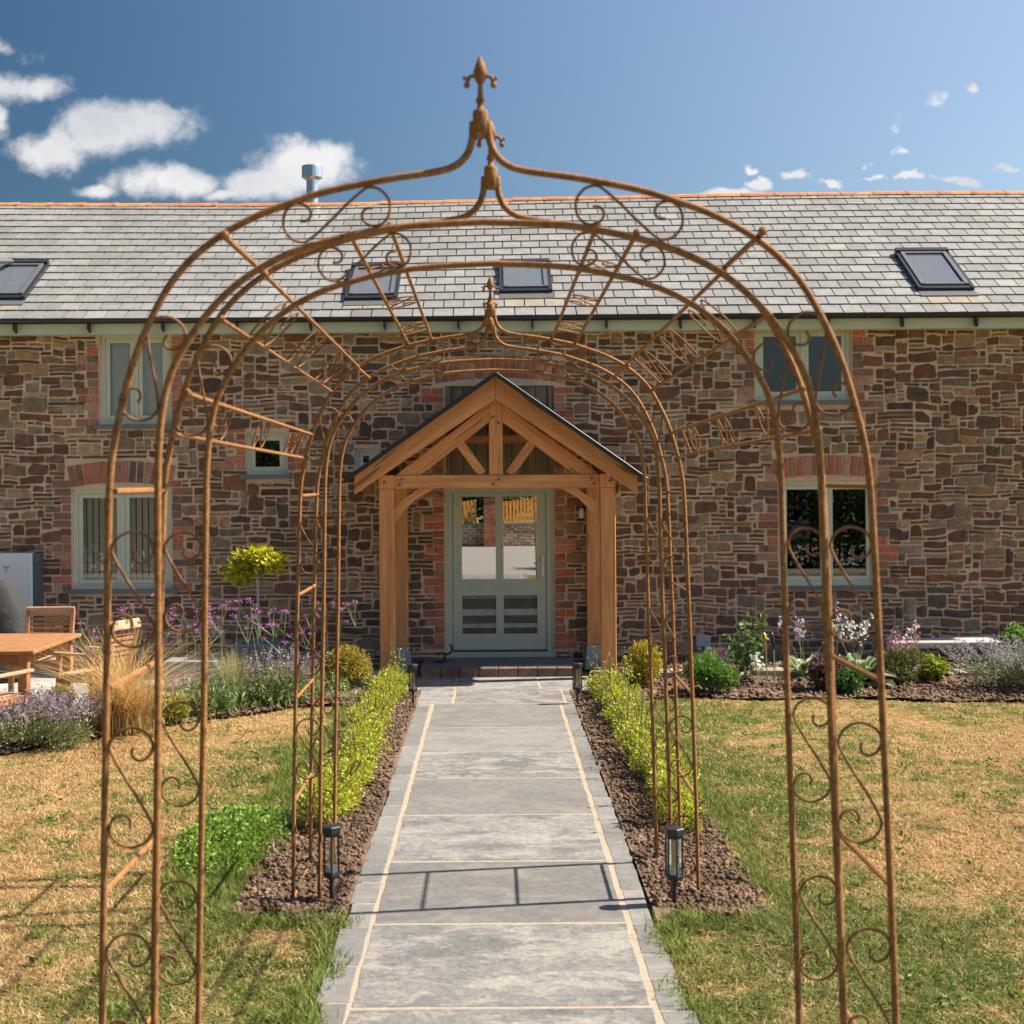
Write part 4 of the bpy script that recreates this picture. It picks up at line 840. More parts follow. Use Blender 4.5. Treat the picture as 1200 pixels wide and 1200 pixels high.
# ================================================================== foliage
def leafmesh(name, pts, nrm, ln, wd, cols, m, parent, kind=None):
    """rhombic folded leaves at pts; nrm is the rough outward direction"""
    n = len(pts); d = nrm + RNG.normal(0, .55, (n, 3)); d /= np.linalg.norm(d, axis=1)[:, None] + 1e-9
    up = RNG.normal(0, 1, (n, 3)); up[:, 2] += .8; s = np.cross(d, up); s /= np.linalg.norm(s, axis=1)[:, None] + 1e-9; f = np.cross(s, d)
    ln = np.broadcast_to(ln, n)[:, None] * (.7 + .6 * RNG.random((n, 1))); wd = np.broadcast_to(wd, n)[:, None] * (.7 + .6 * RNG.random((n, 1)))
    V = np.stack([pts, pts + d * ln * .5 + s * wd * .5 + f * wd * .12, pts + d * ln, pts + d * ln * .5 - s * wd * .5 + f * wd * .12], 1)
    fc = (np.array([[0, 1, 2], [0, 2, 3]])[None] + (np.arange(n) * 4)[:, None, None]).reshape(-1, 3)
    return npmesh(name, V.reshape(-1, 3), fc, np.repeat(cols, 2, 0), m, parent, kind)
def jcol(base, n, a=.35):
    c = np.array(base)[None] * (1 - a / 2 + a * RNG.random((n, 1))); c *= 1 + RNG.uniform(-.08, .08, (n, 3)); return c
def blob(n, c, r, lumps=10, fill=.35, seed=0):
    """points in the shell of an uneven lumpy crown; returns pts, normals"""
    rg = np.random.default_rng(seed); L_ = rg.normal(0, 1, (lumps, 3)); L_ /= np.linalg.norm(L_, axis=1)[:, None]; lr = rg.uniform(.35, .6, lumps); off = L_ * (1 - lr[:, None]) * .95
    k = rg.integers(0, lumps, n); d = rg.normal(0, 1, (n, 3)); d /= np.linalg.norm(d, axis=1)[:, None]; rad = (fill + (1 - fill) * rg.random(n)) ** .5
    p = off[k] + d * (lr[k] * rad)[:, None]; r = np.array(r); return np.array(c)[None] + p * r, (off[k] * .6 + d * .6)
def stems(m, base, tips, r): 
    for t in tips: m.tube(catmull([base, (Vector(base) * .5 + Vector(t) * .5 + Vector((random.uniform(-.02, .02), random.uniform(-.02, .02), .03))), t], 3), r, 4)

leafmesh('lawn_weeds', WEEDS[0], WEEDS[1], .040, .018, jcol((.15, .24, .04), len(WEEDS[0]), .6), M_leaf, None, 'stuff')
# hedges: dwarf box rows
def hedge(xc, y0, y1, lab, seed):
    h = empty('box_hedge', (xc, (y0 + y1) / 2, 0), lab, 'hedge', 'box hedges along the path'); P_, N_, C_ = [], [], []; rg = np.random.default_rng(seed); st = MB(); y = y0; k = 0
    while y < y1:
        r = rg.uniform(.11, .24); hh = rg.uniform(.17, .40); cxx = xc + rg.uniform(-.06, .06); n = int(700 * (r / .18))
        p, nn = blob(n, (cxx, y, hh * .52), (r, r * 1.1, hh * .6), 9, .15, seed * 100 + k); P_.append(p); N_.append(nn); nn[:, 2] += .3
        c = jcol((.50, .51, .045), n, .6); dk = rg.random(n) < .28; c[dk] *= (.5, .66, .7); dd = rg.random(n) < .04; c[dd] = (.34, .20, .08); C_.append(c)
        stems(st, (cxx, y, .0), [(cxx + rg.uniform(-r, r) * .8, y + rg.uniform(-r, r) * .8, hh * rg.uniform(.6, 1.1)) for _ in range(7)], .004)
        if k % 2 == 0:      # long untrimmed shoots
            for _ in range(2):
                b_ = np.array((cxx + rg.uniform(-.08, .08), y + rg.uniform(-.1, .1), hh * .6)); t_ = b_ + np.array((rg.normal(0, .09), rg.normal(0, .07), rg.uniform(.22, .42))); stems(st, tuple(b_), [tuple(t_)], .003)
                u_ = rg.random(26)[:, None]; q_ = b_ + (t_ - b_) * u_ + rg.normal(0, .016, (26, 3)); P_.append(q_); N_.append(rg.normal(0, 1, (26, 3)) + np.array((0, 0, .5))); C_.append(jcol((.45, .50, .05), 26, .5))
        y += rg.uniform(.16, .27); k += 1
    p = np.concatenate(P_); p[:, 2] = np.maximum(p[:, 2], .03); leafmesh('foliage', p, np.concatenate(N_), .026, .016, np.concatenate(C_), M_leaf, h); st.build('stems', M_bark, h)
hedge(-1.07, 9.75, 16.4, 'bright yellow-green box hedge row along the left side of the path', 1)
hedge(1.18, 9.65, 16.3, 'bright yellow-green box hedge row along the right side of the path', 2)
# the leafy clump on the lawn
e = empty('leafy_clump', (-1.62, 9.2, 0), 'low bright green clump of leafy plants beside the bed at left', 'plant')
n = 6800; p, nn = blob(n, (-1.60, 9.45, .04), (.40, .95, .13), 30, .3, 31); nn[:, 2] += .5; p[:, 2] = np.maximum(p[:, 2], .015); leafmesh('foliage', p, nn, .030, .024, jcol((.21, .33, .05), n, 1.0), M_leaf, e)

def bush(name, c, r, col, n, ln, wd, lab, cat='shrub', grp=None, seed=0, fill=.3, lumps=12, upb=.3):
    e = empty(name, (c[0], c[1], 0), lab, cat, grp); p, nn = blob(n, c, r, lumps, fill, seed); nn[:, 2] += upb; p[:, 2] = np.maximum(p[:, 2], .03)
    leafmesh('foliage', p, nn, ln, wd, jcol(col, n, .6), M_leaf, e); m = MB(); stems(m, (c[0], c[1], 0), [tuple(p[i]) for i in range(0, n, max(1, n // 9))][:9], .005); m.build('stems', M_bark, e, kind='stuff'); return e
g = P(409, 795, 16.6); bush('golden_conifer', (g.x, 16.4, .26), (.27, .25, .25), (.42, .34, .05), 4200, .035, .016, 'round golden conifer bush left of the porch', seed=3, grp='golden conifers by the porch')
bush('golden_conifer', (P(754, 790, 16.4).x, 16.4, .26), (.25, .25, .27), (.44, .36, .035), 4200, .035, .016, 'round golden conifer bush right of the porch', seed=4, grp='golden conifers by the porch')

# spikes of small flowers -------------------------------------------------------
def spikes(name, bases, tips, fcol, n_per, sz, parent, frac=(.45, 1.0), spread=.012):
    b = np.array(bases); t = np.array(tips); n = len(b); u = RNG.uniform(frac[0], frac[1], (n, n_per)); p = b[:, None] + (t - b)[:, None] * u[..., None] + RNG.normal(0, spread, (n, n_per, 3)); p = p.reshape(-1, 3)
    return leafmesh(name, p, RNG.normal(0, 1, p.shape), sz, sz * .8, jcol(fcol, len(p), .5), M_leaf, parent, 'stuff')
def stemlines(name, bases, tips, w, col, parent):
    b = np.array(bases); t = np.array(tips); n = len(b); s = np.cross(t - b, RNG.normal(0, 1, (n, 3))); s /= np.linalg.norm(s, axis=1)[:, None] + 1e-9; s *= w
    V = np.stack([b - s, b + s, t + s * .5, t - s * .5], 1).reshape(-1, 3); fc = np.array([[0, 1, 2, 3]])[None] + (np.arange(n) * 4)[:, None, None]
    return npmesh(name, V, fc.reshape(-1, 4), jcol(col, n, .3), M_leaf, parent)
def catmint(c, r, hh, lab, seed, leafc=(.27, .30, .13), flc=(.38, .29, .40), nsp=150, nl=4500, grp='catmint clumps in the flower beds'):
    e = empty('catmint', (c[0], c[1], 0), lab, 'plant', grp); p, nn = blob(nl, (c[0], c[1], hh * .36), (r[0], r[1], hh * .42), 14, .25, seed); nn[:, 2] += .5; p[:, 2] = np.maximum(p[:, 2], .03)
    leafmesh('foliage', p, nn, .035, .018, jcol(leafc, nl, .6), M_leaf, e); rg = np.random.default_rng(seed); B, T = [], []
    for _ in range(nsp):
        a = rg.uniform(0, 6.28); q = rg.random() ** .6; dx, dy = math.cos(a) * q * r[0], math.sin(a) * q * r[1]; B.append((c[0] + dx * .75, c[1] + dy * .75, hh * .25)); T.append((c[0] + dx * 1.15 + rg.normal(0, .04), c[1] + dy * 1.15, hh * (.55 + .5 * (1 - q * .5) * rg.uniform(.7, 1.1))))
    stemlines('stems', B, T, .003, (.20, .24, .12), e); spikes('flowers', B, T, flc, 20, .019, e, (.5, 1.0), .010); return e
catmint((-3.95, 13.0), (.62, .55), .50, 'purple catmint clump at far left in front of the table', 11, nsp=200, nl=8000)
catmint((-2.15, 15.35), (.45, .35), .62, 'pale purple catmint clump left of the golden conifer', 12, nsp=75, nl=4000)
catmint((-2.95, 15.2), (.3, .3), .35, 'low straggly catmint between stipa grass and verbena', 13, nsp=60, nl=1800)
catmint((5.75, 15.95), (1.0, .6), .62, 'large silvery lilac catmint at far right of the bed', 14, (.24, .28, .17), (.40, .34, .44), 230, 9500)
catmint((7.0, 15.8), (.6, .5), .62, 'silvery catmint past the right frame edge', 15, (.24, .28, .17), (.36, .30, .46), 200, 5000)
# ornamental grasses
def tussock(name, c, n, h, lean, col, lab, w=.007, r0=.09, segs=5):
    e = empty(name, (c[0], c[1], 0), lab, 'plant'); x = c[0] + RNG.normal(0, r0, n); y = c[1] + RNG.normal(0, r0, n)
    blades('leaves', x, y, np.full(n, .02), h * RNG.uniform(.45, 1.1, n), np.full(n, w), lean * RNG.uniform(.1, 1.2, n), jcol(col, n, .5), M_grass, segs, 1.0, e, None); return e
tussock('ornamental_grass', (-3.33, 13.75), 1000, 1.05, 1.5, (.62, .44, .20), 'golden dry ornamental grass clump spilling beside the wooden chair', .008, .09, 6)
tussock('feather_grass', (-2.62, 15.3), 700, .60, .55, (.46, .44, .22), 'pale upright feather grass tuft in front of zinc planter', .006, .06)
# verbena
def verbena(cxy, n, hh, lab, seed):
    e = empty('verbena', (cxy[0], cxy[1], 0), lab, 'plant', 'tall purple verbena plants'); rg = np.random.default_rng(seed); B, T, Fp = [], [], []
    for _ in range(n):
        b = (cxy[0] + rg.normal(0, .1), cxy[1] + rg.normal(0, .1), .02); t = (b[0] + rg.normal(0, .20), b[1] + rg.normal(0, .15), hh * rg.uniform(.55, .8)); B.append(b); T.append(t)
        for _ in range(3):
            q = (t[0] + rg.normal(0, .09), t[1] + rg.normal(0, .06), t[2] + rg.uniform(.08, .30)); B.append(t); T.append(q); Fp.append(q)
    stemlines('stems', B, T, .0045, (.22, .30, .12), e)
    P_ = np.array(Fp); k = 15; p = (P_[:, None] + RNG.normal(0, 1, (len(P_), k, 3)) * np.array([.018, .018, .008])).reshape(-1, 3); leafmesh('flower_heads', p, RNG.normal(0, 1, p.shape) + np.array([0, 0, 1]), .018, .016, jcol((.46, .18, .44), len(p), .5), M_leaf, e, 'stuff')
    n2 = 500; p = np.array([cxy[0], cxy[1], .12]) + RNG.normal(0, 1, (n2, 3)) * np.array([.18, .15, .09]); p[:, 2] = np.abs(p[:, 2]); leafmesh('leaves', p, RNG.normal(0, .5, p.shape) + np.array([0, 0, .8]), .09, .018, jcol((.22, .29, .10), n2, .6), M_leaf, e)
for i, (px, D, hh, n, lab) in enumerate(((190, 14.3, 1.25, 6, 'purple verbena just right of the golden grass clump'), (232, 14.6, 1.05, 6, 'purple verbena between the golden grass and the inner arch post'), (268, 15.0, 1.15, 7, 'purple verbena behind the feather grass tuft'), (318, 15.2, 1.0, 7, 'purple verbena in front of the topiary planter'), (372, 15.6, 1.1, 4, 'purple verbena behind the left rear arch posts'), (140, 14.0, 1.0, 4, 'purple verbena rising through the golden grass clump'))):
    verbena((P(px, 700, D).x, D), n, hh, lab, 40 + i)
bush('yellow_spurge', (P(197, 830, 14.2).x, 14.2, .16), (.2, .16, .16), (.40, .38, .06), 1500, .04, .022, 'yellow-green spurge between the two left arch posts', 'plant', seed=21)
bush('yellow_spurge', (P(72, 815, 13.9).x, 13.9, .28), (.13, .14, .14), (.46, .42, .05), 900, .04, .022, 'yellow-flowered spurge behind the far left catmint', 'plant', seed=22)
bush('green_perennial', (P(242, 830, 14.5).x, 14.6, .17), (.26, .2, .18), (.14, .21, .06), 1800, .05, .016, 'soft green perennial left of the feather grass', 'plant', seed=23)
bush('white_daisy_clump', (P(436, 800, 16).x, 16.0, .12), (.12, .12, .12), (.30, .33, .16), 500, .03, .02, 'small pale clump beside the left conifer bush', 'plant', seed=24)
# right bed plants
bush('fern_leaf_plant', (P(835, 792, 15.9).x, 15.9, .24), (.32, .26, .21), (.14, .26, .05), 3200, .06, .018, 'bushy bright green plant right of the rear arch post', 'plant', seed=51, upb=.6)
e = bush('dianthus', (P(840, 775, 16.6).x, 16.7, .2), (.3, .2, .2), (.20, .28, .18), 1200, .07, .008, 'grey-green dianthus with two pink flowers', 'plant', seed=52, upb=.8)
def heads(parent, pts, rad, k, col, sz, name='flowers'):
    P_ = np.array(pts); p = (P_[:, None] + RNG.normal(0, 1, (len(P_), k, 3)) * rad).reshape(-1, 3); leafmesh(name, p, RNG.normal(0, 1, p.shape) + np.array([0, -.5, .5]), sz, sz, jcol(col, len(p), .3), M_leaf, parent, 'stuff')
heads(e, [P(837, 768, 16.5), P(847, 767, 16.5)], .02, 26, (.72, .08, .42), .03)
e = empty('white_rose_bush', (P(880, 775, 16.4).x, 16.5, 0), 'leggy rose with a white bloom left of the yellow tool', 'plant')
B = []; T = []; bx = P(880, 775, 16.5).x
for i in range(9): B.append((bx + random.gauss(0, .05), 16.5, .05)); T.append((bx + random.gauss(0, .16), 16.5 + random.gauss(0, .1), random.uniform(.45, .8)))
stemlines('stems', B, T, .006, (.16, .22, .08), e); spikes('leaves', B, T, (.13, .22, .06), 38, .055, e, (.25, 1), .04); heads(e, [P(888, 778, 16.3), P(885, 773, 16.3)], .03, 24, (.78, .76, .72), .045, 'bloom')
def hosta(c, r, hh, lab, seed, n=70, stalks=6, flc=(.62, .60, .66)):
    e = empty('hosta', (c[0], c[1], 0), lab, 'plant', 'variegated hostas in the right bed'); rg = np.random.default_rng(seed); M_hl = M_leaf
    for i in range(n):
        a = rg.uniform(0, 6.28); el = rg.uniform(.15, 1.2); L_ = rg.uniform(.16, .26); W_ = L_ * .30; d = Vector((math.cos(a) * math.cos(el), math.sin(a) * math.cos(el), math.sin(el))); s = d.cross(Vector((0, 0, 1))).normalized(); b = Vector((c[0], c[1], .03)) + d * r * rg.uniform(.15, .8)
        pts = []; m = MB()
        for (t, w) in ((0, .05), (.3, .9), (.6, 1), (.85, .6), (1, .02)):
            q = b + d * L_ * t + Vector((0, 0, -.35 * L_ * t * t)); pts.append([q - s * W_ * w + Vector((0, 0, .03 * w)), q - s * W_ * w * .68, q + Vector((0, 0, -.012)), q + s * W_ * w * .68, q + s * W_ * w + Vector((0, 0, .03 * w))])
        V = [p for row in pts for p in row]
        for rr in range(4):
            for cc in range(4):
                col = (.50, .52, .36) if cc in (0, 3) else (.10, .19, .06); k = rr * 5 + cc; 
                m.add([V[k], V[k + 1], V[k + 6], V[k + 5]], [(0, 1, 2, 3)], tuple(v * rg.uniform(.85, 1.15) for v in col))
        m.build('leaf', M_hl, e, smooth=True)
    B, T = [], []
    for i in range(stalks): B.append((c[0] + rg.normal(0, .05), c[1], .1)); T.append((c[0] + rg.normal(0, .18), c[1] + rg.normal(0, .08), hh * rg.uniform(.8, 1.1)))
    stemlines('stalks', B, T, .006, (.22, .26, .14), e); spikes('flowers', B, T, flc, 26, .04, e, (.72, 1.02), .022); return e
hosta((P(940, 775, 16.8).x, 16.8), .26, .72, 'variegated hosta with lilac flower stalks, left of the taller hosta', 61, 45, 5, (.50, .44, .58))
hosta((P(1005, 785, 16.4).x, 16.4), .34, .80, 'large white-edged hosta with white flower spikes in the right bed', 62, 75, 9, (.72, .72, .68))
bush('bronze_heuchera', (P(965, 797, 16.0).x, 16.0, .2), (.26, .2, .2), (.17, .10, .09), 1500, .05, .035, 'low bronze leaved clump between the two hostas', 'plant', seed=63)
bush('dark_green_perennial', (P(995, 812, 15.8).x, 15.75, .14), (.2, .15, .15), (.08, .17, .04), 1400, .05, .022, 'small dark green clump in front of the large hosta', 'plant', seed=64)
e = bush('pink_heuchera', (P(1058, 790, 16.4).x, 16.4, .22), (.38, .25, .22), (.16, .20, .06), 2400, .05, .018, 'green clump with small pink flower stalks beside the stone bench', 'plant', seed=65, upb=.8)
B = [(P(1060 + random.uniform(-22, 22), 790, 16.4).x, 16.4 + random.gauss(0, .1), .2) for _ in range(34)]; T = [(b[0] + random.gauss(0, .05), b[1], random.uniform(.42, .66)) for b in B]
stemlines('stalks', B, T, .003, (.30, .16, .12), e); spikes('flowers', B, T, (.56, .30, .30), 9, .024, e, (.7, 1), .014)
bush('lime_perennial', (P(1096, 790, 16.4).x, 16.55, .2), (.17, .15, .13), (.36, .42, .06), 800, .06, .025, 'lime green leafy plant just left of the large catmint', 'plant', seed=66)
e = bush('red_geranium', (P(1198, 765, 16.9).x, 16.9, .38), (.28, .2, .36), (.16, .30, .05), 1800, .05, .03, 'bright green plant with red flowers at the right edge', 'plant', seed=67)
heads(e, [P(1196, 776, 16.6), P(1204, 770, 16.6)], .03, 26, (.72, .04, .10), .035)
# retaining stones along the back of the bed
rs = empty('edging_stones', (4, 16.75, 0), 'row of low rough stones edging the raised back of the right bed', 'stone edging')
x = 1.4
while x < 7: 
    w = random.uniform(.18, .42); MB().box((x, 16.62 + random.uniform(-.04, .04), .0), (x + w - .02, 16.85, random.uniform(.13, .19)), col=tuple(np.array((.38, .31, .23)) * random.uniform(.75, 1.15)), bev=.02).build('stone', M_sett, rs); x += w
# bench of stone
a, b = P(1040, 752, 17.6), P(1166, 752, 17.6); bz = a.z
bn = empty('stone_bench', ((a.x + b.x) / 2, 17.6, 0), 'low bench with a pale stone slab seat against the wall at right', 'bench')
MB().box((a.x, 17.35, bz - .055), (b.x, 17.82, bz + .02), bev=.012).build('seat', M_concrete, bn)
for xx in (a.x + .12, b.x - .30): MB().box((xx, 17.42, 0), (xx + .16, 17.74, bz - .057), bev=.015).build('support', M_sett, bn).data.attributes['Col'].data.foreach_set('color', [.14, .12, .11, 1] * 26)
# hand tools stuck in the bed
for (px, m_, lab, nm) in ((898, M_yellow, 'yellow handled hand trowel stuck in the bed left of the hosta', 'hand_trowel'), (907, M_black, 'black handled hand fork stuck in the bed beside the yellow trowel', 'hand_fork')):
    p = P(px, 770, 16.4); t = empty(nm, (p.x, 16.4, 0), lab, 'garden tool')
    MB().tube([(p.x, 16.4, .42), (p.x - .012, 16.4, .50), (p.x - .02, 16.4, .57), (p.x - .025, 16.4, .60)], [.014, .02, .02, .012], 8).build('handle', m_, t, smooth=True)
    MB().tube([(p.x, 16.4, .42), (p.x + .004, 16.4, .22), (p.x + .004, 16.4, .08)], [.007, .006, .012], 6).build('blade', M_steel, t)
# climbing stems / trellis stakes
# topiary ball in planter
p = P(300, 665, 17.75); tx, ty = p.x + .03, 17.62
tp = empty('ball_tree', (tx, ty, .1), 'small lollipop tree with a lime yellow leaf ball against the stone wall', 'tree')
pl = P(310, 770, ty); 
m = MB(); m.tube([(tx, ty, .35), (tx + .015, ty, .8), (tx, ty, 1.30)], .016, 6); m.build('trunk', M_concrete, tp)
n = 1000; q, nn = blob(n, (tx, ty - .05, p.z), (.46, .34, .25), 7, .0, 78); nn[:, 2] -= .1; leafmesh('crown', q, nn, .085, .042, jcol((.52, .50, .03), n, .6), M_leaf, tp)
zp = empty('zinc_planter', (tx, ty, 0), 'square tapered grey zinc planter holding the lime ball tree', 'planter')
m = MB(); V = []
for (z, s) in ((0, .17), (.40, .25)): V += [(tx - s, ty - s, z), (tx + s, ty - s, z), (tx + s, ty + s, z), (tx - s, ty + s, z)]
m.add(V, [(0, 1, 5, 4), (1, 2, 6, 5), (2, 3, 7, 6), (3, 0, 4, 7), (3, 2, 1, 0)]); m.add([(tx - .24, ty - .24, .375), (tx + .24, ty - .24, .375), (tx + .24, ty + .24, .375), (tx - .24, ty + .24, .375)], [(0, 1, 2, 3)]); m.build('pot', M_zinc, zp)
m = MB()
for (a, b) in (((-.262, -.262), (.262, -.235)), ((-.262, .235), (.262, .262)), ((-.262, -.234), (-.235, .234)), ((.235, -.234), (.262, .234))): m.box((tx + a[0], ty + a[1], .38), (tx + b[0], ty + b[1], .412))
m.build('rim', M_zinc, zp)
a, b = P(196, 800, 16.6), P(262, 800, 16.6); lt = empty('low_trough', ((a.x + b.x) / 2, 16.6, 0), 'low dark grey trough behind the verbena', 'planter')
m = MB(); m.box((a.x, 16.45, .02), (b.x, 16.85, .30), bev=.01); m.build('body', M_zinc, lt); MB().box((a.x - .01, 16.44, .30), (b.x + .01, 16.86, .325)).build('rim', M_zinc, lt)

# ================================================================== patio furniture
def make_chair():
    e = empty('garden_armchair', (0, 0, 0), '-', 'chair', 'slatted wooden armchairs around the table')    # faces +y
    for s in (-1, 1):
        MB().beam((s * .27, .24, 0), (s * .27, .24, .63), .055, .05).build('leg', M_teak, e)
        MB().beam((s * .25, -.24, 0), (s * .25, -.22, .46), .05, .05).build('leg', M_teak, e)
        MB().beam((s * .25, -.22, .46), (s * .25, -.36, .95), .05, .045).build('back_post', M_teak, e)
        MB().beam((s * .275, -.27, .645), (s * .275, .31, .655), .06, .03, up=(0, 0, 1)).build('armrest', M_teak_pale, e)
        MB().beam((s * .26, -.21, .40), (s * .26, .22, .41), .03, .07, up=(0, 0, 1)).build('seat_rail', M_teak, e)
    MB().beam((-.24, .24, .40), (.24, .24, .40), .03, .07, up=(0, 0, 1)).build('front_rail', M_teak, e)
    for i in range(8): y = -.20 + i * .062; MB().beam((-.245, y, .445), (.245, y, .445), .048, .018, up=(0, 0, 1), bev=.003).build('seat_slat', M_teak_pale, e)
    MB().beam((-.27, -.355, .93), (.27, -.355, .93), .10, .03, bev=.008, up=(0, 1, -.28)).build('top_rail', M_teak_pale, e)
    for i in range(7):
        z = .53 + i * .052; y = -.22 - (z - .46) / .49 * .14; MB().beam((-.225, y, z), (.225, y, z), .034, .016, up=(0, 1, 0), bev=.003).build('back_slat', M_teak, e)
    return e
ch = make_chair()
for i, (x, y, a, lab) in enumerate(((-4.66, 15.75, 180, 'wooden armchair behind the table facing the garden'), (-3.80, 14.55, 68, 'wooden armchair at right end of the table seen side on'), (-4.32, 12.95, -25, 'wooden armchair at front left corner of the table cut by the frame'))):
    c_ = ch if i == 0 else copy_tree(ch); c_.location = (x, y, .03); c_.scale = (.93, .93, .95); c_.rotation_euler.z = R(a); c_['label'] = lab
tb = empty('garden_table', (-4.9, 14.4, 0), 'rectangular slatted teak garden table on the patio at left', 'table')
n = 9; y0, y1, X0, X1, TZ = 13.55, 15.15, -6.0, -4.08, .77
for i in range(n): MB().box((X0, y0 + (y1 - y0) * i / n + .005, TZ - .035), (X1 - random.uniform(0, .006), y0 + (y1 - y0) * (i + 1) / n - .005, TZ), bev=.006).build('board', M_teak, tb)
for (x, y) in ((X0 + .1, y0 + .1), (X1 - .12, y0 + .1), (X0 + .1, y1 - .1), (X1 - .12, y1 - .1)): MB().box((x - .045, y - .045, .03), (x + .045, y + .045, TZ - .037), bev=.006).build('leg', M_teak, tb)
MB().box((X0 + .16, y0 + .08, TZ - .13), (X1 - .17, y0 + .11, TZ - .037)).build('apron', M_teak, tb); MB().box((X1 - .13, y0 + .16, TZ - .13), (X1 - .10, y1 - .16, TZ - .037)).build('apron', M_teak, tb)
# covered barbecue
c = P(8, 700, 17.3); bq = empty('covered_barbecue', (c.x - .3, 17.3, 0), 'barbecue under a draped dark grey cover at left edge', 'barbecue')
cxx = P(32, 710, 17.3).x - .50; m = MB(); rows = 9; cols_ = 40; V = []
for r_ in range(rows):
    t = r_ / (rows - 1); z = .08 + t * 1.12; sc = 1 if t < .66 else 1 - (t - .66) * 1.15
    for k in range(cols_):
        an = 2 * math.pi * k / cols_; f_ = 1 + .035 * math.sin(an * 9 + t) * (1 - t); qx = max(-1, min(1, math.cos(an) * 1.25)) * .48 * sc * f_; qy = max(-1, min(1, math.sin(an) * 1.25)) * .32 * sc * f_; V.append((cxx + qx, 17.3 + qy, z - .04 * abs(math.sin(an)) * (t > .9)))
m.add(V, [(r_ * cols_ + k, r_ * cols_ + (k + 1) % cols_, (r_ + 1) * cols_ + (k + 1) % cols_, (r_ + 1) * cols_ + k) for r_ in range(rows - 1) for k in range(cols_)] + [tuple(range((rows - 1) * cols_, rows * cols_))]); m.build('cover', M_cover, bq, smooth=True)
for s in (-1, 1): MB().lathe((cxx + s * .36, 17.2, 0.02), [(.03, 0), (.03, .1)], 8).build('foot', M_black, bq)
# battery box on the wall with its T mark
a = P(46, 648, 18.2); bt = empty('wall_battery', (a.x - .4, WD, .4), 'flat white wall mounted battery box with grey side at left edge', 'battery')
MB().box((a.x - .92, 18.20, .32), (a.x - .085, 18.36, a.z), bev=.012).build('front_cover', M_white, bt); MB().box((a.x - .084, 18.21, .33), (a.x, 18.37, a.z - .005)).build('side_panel', M_lead, bt)
t = P(7, 668, 18.19); m = MB(); tcol = (.1, .1, .1)
m.prism([(t.x - .042, t.z + .040), (t.x - .036, t.z + .020), (t.x - .012, t.z + .028), (t.x, t.z - .045), (t.x + .012, t.z + .028), (t.x + .036, t.z + .020), (t.x + .042, t.z + .040), (t.x, t.z + .050)][::-1], 18.194, 18.1985); m.build('emblem', M_plastic, bt)

# ================================================================== across the drive: what the door glass mirrors
gd = tag(MB().add([(-22, -16.2, -.02), (22, -16.2, -.02), (22, .3, -.02), (-22, .3, -.02)], [(0, 1, 2, 3)]).build('gravel_drive', M_gravel), kind='structure')
gw = empty('garden_wall', (0, -16.4, 0), 'low rubble garden wall across the gravel drive', 'wall')
MB().box((-14, -16.6, -.03), (14, -16.3, .72)).build('core', M_mortar, gw); m = MB()
for i in range(95):
    for j in range(7):
        x = -14 + i * .295 + (j % 2) * .14; w = random.uniform(.2, .27); m.box((x, -16.31, .02 + j * .1), (x + w, -16.27, .02 + j * .1 + random.uniform(.06, .085)), col=tuple(np.array((.42, .33, .22)) * random.uniform(.45, 1.2)), bev=.01)
m.build('stones', M_sett, gw, kind='stuff'); MB().box((-14, -16.65, .722), (14, -16.23, .78)).build('coping', M_sill, gw)
for (x0, x1, lab) in ((-3.5, -.62, 'left'), (.36, 5.0, 'right')): 
    fn = empty('picket_fence', ((x0 + x1) / 2, -16.4, .78), 'orange stained picket fence %s of the brick pillars, on the low wall across the drive' % lab, 'fence'); m = MB(); x = x0
    while x < x1: m.box((x, -16.43, .80), (x + .09, -16.40, 1.55 + .10 * math.sin((x - x0) * 1.4) ** 2)); x += .125
    m.build('pickets', M_fence, fn, kind='stuff'); MB().box((x0, -16.46, .9), (x1, -16.435, 1.0)).build('rail', M_fence, fn); MB().box((x0, -16.46, 1.4), (x1, -16.435, 1.5)).build('rail', M_fence, fn)
for (x, lab) in ((-3.9, 'brick gate pillar nearer the left picket fence across the drive'), (-.04, 'brick gate pillar nearer the right picket fence across the drive')):
    gp = empty('gate_pillar', (x, -16.1, 0), lab, 'pillar'); m = MB()
    for j in range(20):
        for k in range(2): m.box((x - .24 + k * .243, -16.3, .0 + j * .085), (x - .003 + k * .243, -15.85, j * .085 + .075), col=tuple(np.array((.34, .13, .07)) * random.uniform(.8, 1.2)))
    m.build('brickwork', M_brick, gp, kind='stuff'); MB().box((x - .3, -16.4, 1.71), (x + .3, -15.8, 1.8), bev=.02).build('cap', M_concrete, gp)
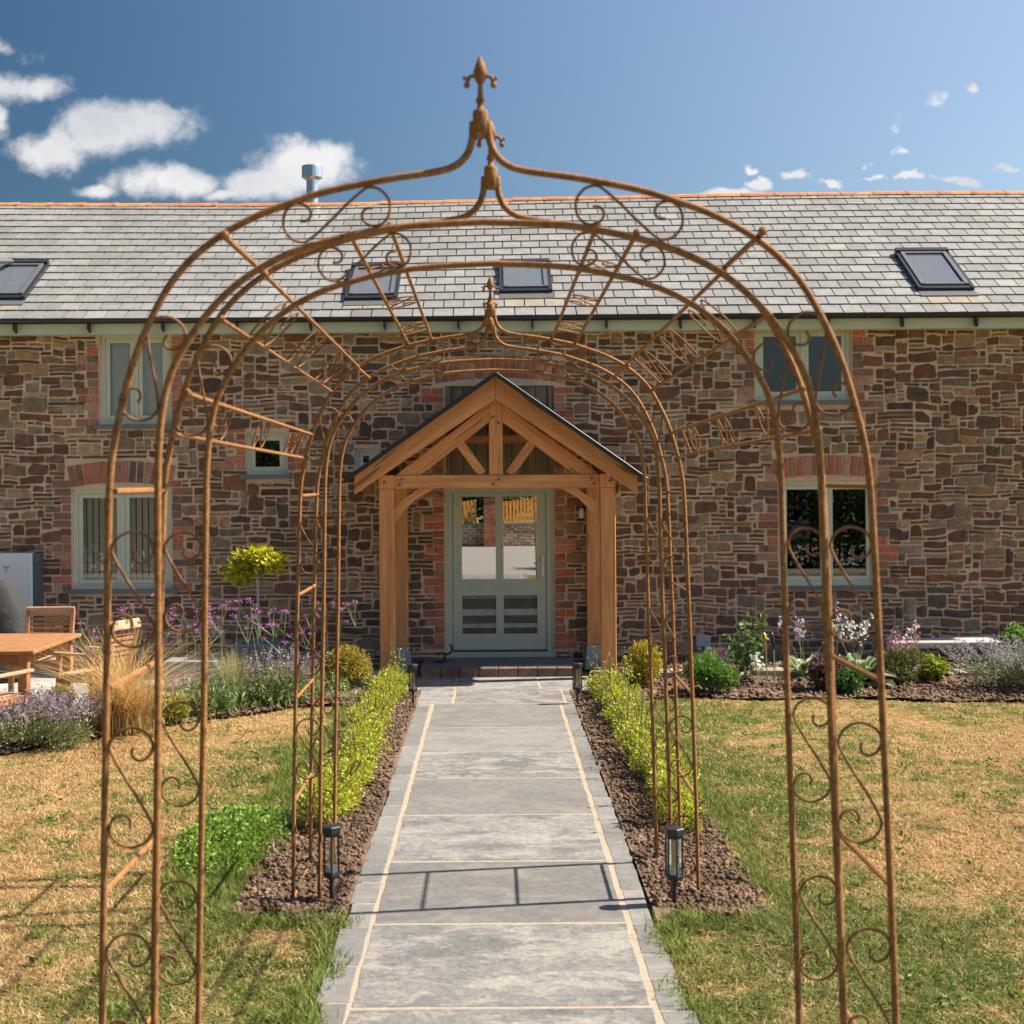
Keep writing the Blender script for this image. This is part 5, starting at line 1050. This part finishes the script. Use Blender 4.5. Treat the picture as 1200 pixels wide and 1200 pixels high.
for i in range(13):
    x = -19 + i * 3.2 + random.uniform(-.6, .6); hh = random.uniform(3.2, 5.5); y = -20 - random.uniform(0, 3); tr = empty('broadleaf_tree', (x, y, 0), 'broadleaf tree number %s from the left behind the garden wall' % ['first', 'second', 'third', 'fourth', 'fifth', 'sixth', 'seventh', 'eighth', 'ninth', 'tenth', 'eleventh', 'twelfth', 'thirteenth'][i], 'tree', 'trees behind the garden wall')
    tr['label'] = tr['label'].replace(' number', ',')
    n = 2600; p, nn = blob(n, (x, y, hh * .55), (2.2, 1.8, hh * .5), 18, .3, 200 + i); p[:, 2] = np.maximum(p[:, 2], .1); leafmesh('crown', p, nn, .30, .20, jcol((.07, .12, .025), n, .8), M_leaf, tr); MB().tube([(x, y, 0), (x + .1, y, hh * .3), (x, y, hh * .6)], [.16, .12, .05], 7).build('trunk', M_bark, tr)
for (x0, x1, lab) in ((2.6, 13, 'tall dark laurel hedge behind the viewer on the right of the path'), (-13, -2.6, 'tall dark laurel hedge behind the viewer on the left of the path')):
    hg = empty('laurel_hedge', ((x0 + x1) / 2, -2.2, 0), lab, 'hedge', 'laurel hedges beside the drive'); n = 16000
    p = np.stack([RNG.uniform(x0, x1, n), -2.2 + RNG.normal(0, .32, n), RNG.uniform(.0, 1, n) ** .8 * 2.3 + RNG.normal(0, .08, n)], 1); p[:, 2] = np.abs(p[:, 2]) + .1 * np.sin(p[:, 0] * 3); p[:, 2] = np.maximum(p[:, 2], .05)
    c = jcol((.07, .12, .025), n, .8); q = (np.sin(p[:, 0] * 5) * np.sin(p[:, 2] * 7 + p[:, 0] * 2) > .55) & (p[:, 2] > 1.2) & (x0 > 0); c[q] = (.50, .20, .48); leafmesh('foliage', p, np.array([0, .8, .3]) + RNG.normal(0, .4, (n, 3)), .16, .09, c, M_leaf, hg)
    m = MB()
    for i in range(14): xx_ = x0 + (x1 - x0) * (i + .5) / 14; m.tube([(xx_, -2.2, 0), (xx_ + .1, -2.2, 1.8)], [.04, .015], 5)
    m.build('stems', M_bark, hg)
# purple flowers standing inside the lower right window
r = OPEN['lowright']; p = P(935, 622, WD + .45); vs = empty('flower_vase', (p.x, WD + .45, r[1]), 'bunch of purple flowers in a vase inside the lower right window', 'flowers')
MB().lathe((p.x, WD + .45, r[1]), [(.04, 0), (.06, .1), (.035, .2), (.05, .24)], 12).build('vase', M_plastic, vs, smooth=True)
q, nn = blob(700, (p.x, WD + .45, p.z), (.17, .12, .13), 8, .2, 88); leafmesh('flowers', q, nn, .04, .035, jcol((.55, .28, .60), 700, .5), M_leaf, vs); q, nn = blob(500, (p.x, WD + .45, p.z - .18), (.14, .1, .14), 8, .2, 89); leafmesh('leaves', q, nn, .06, .03, jcol((.08, .16, .04), 500, .5), M_leaf, vs)
print('objects', len(bpy.data.objects))
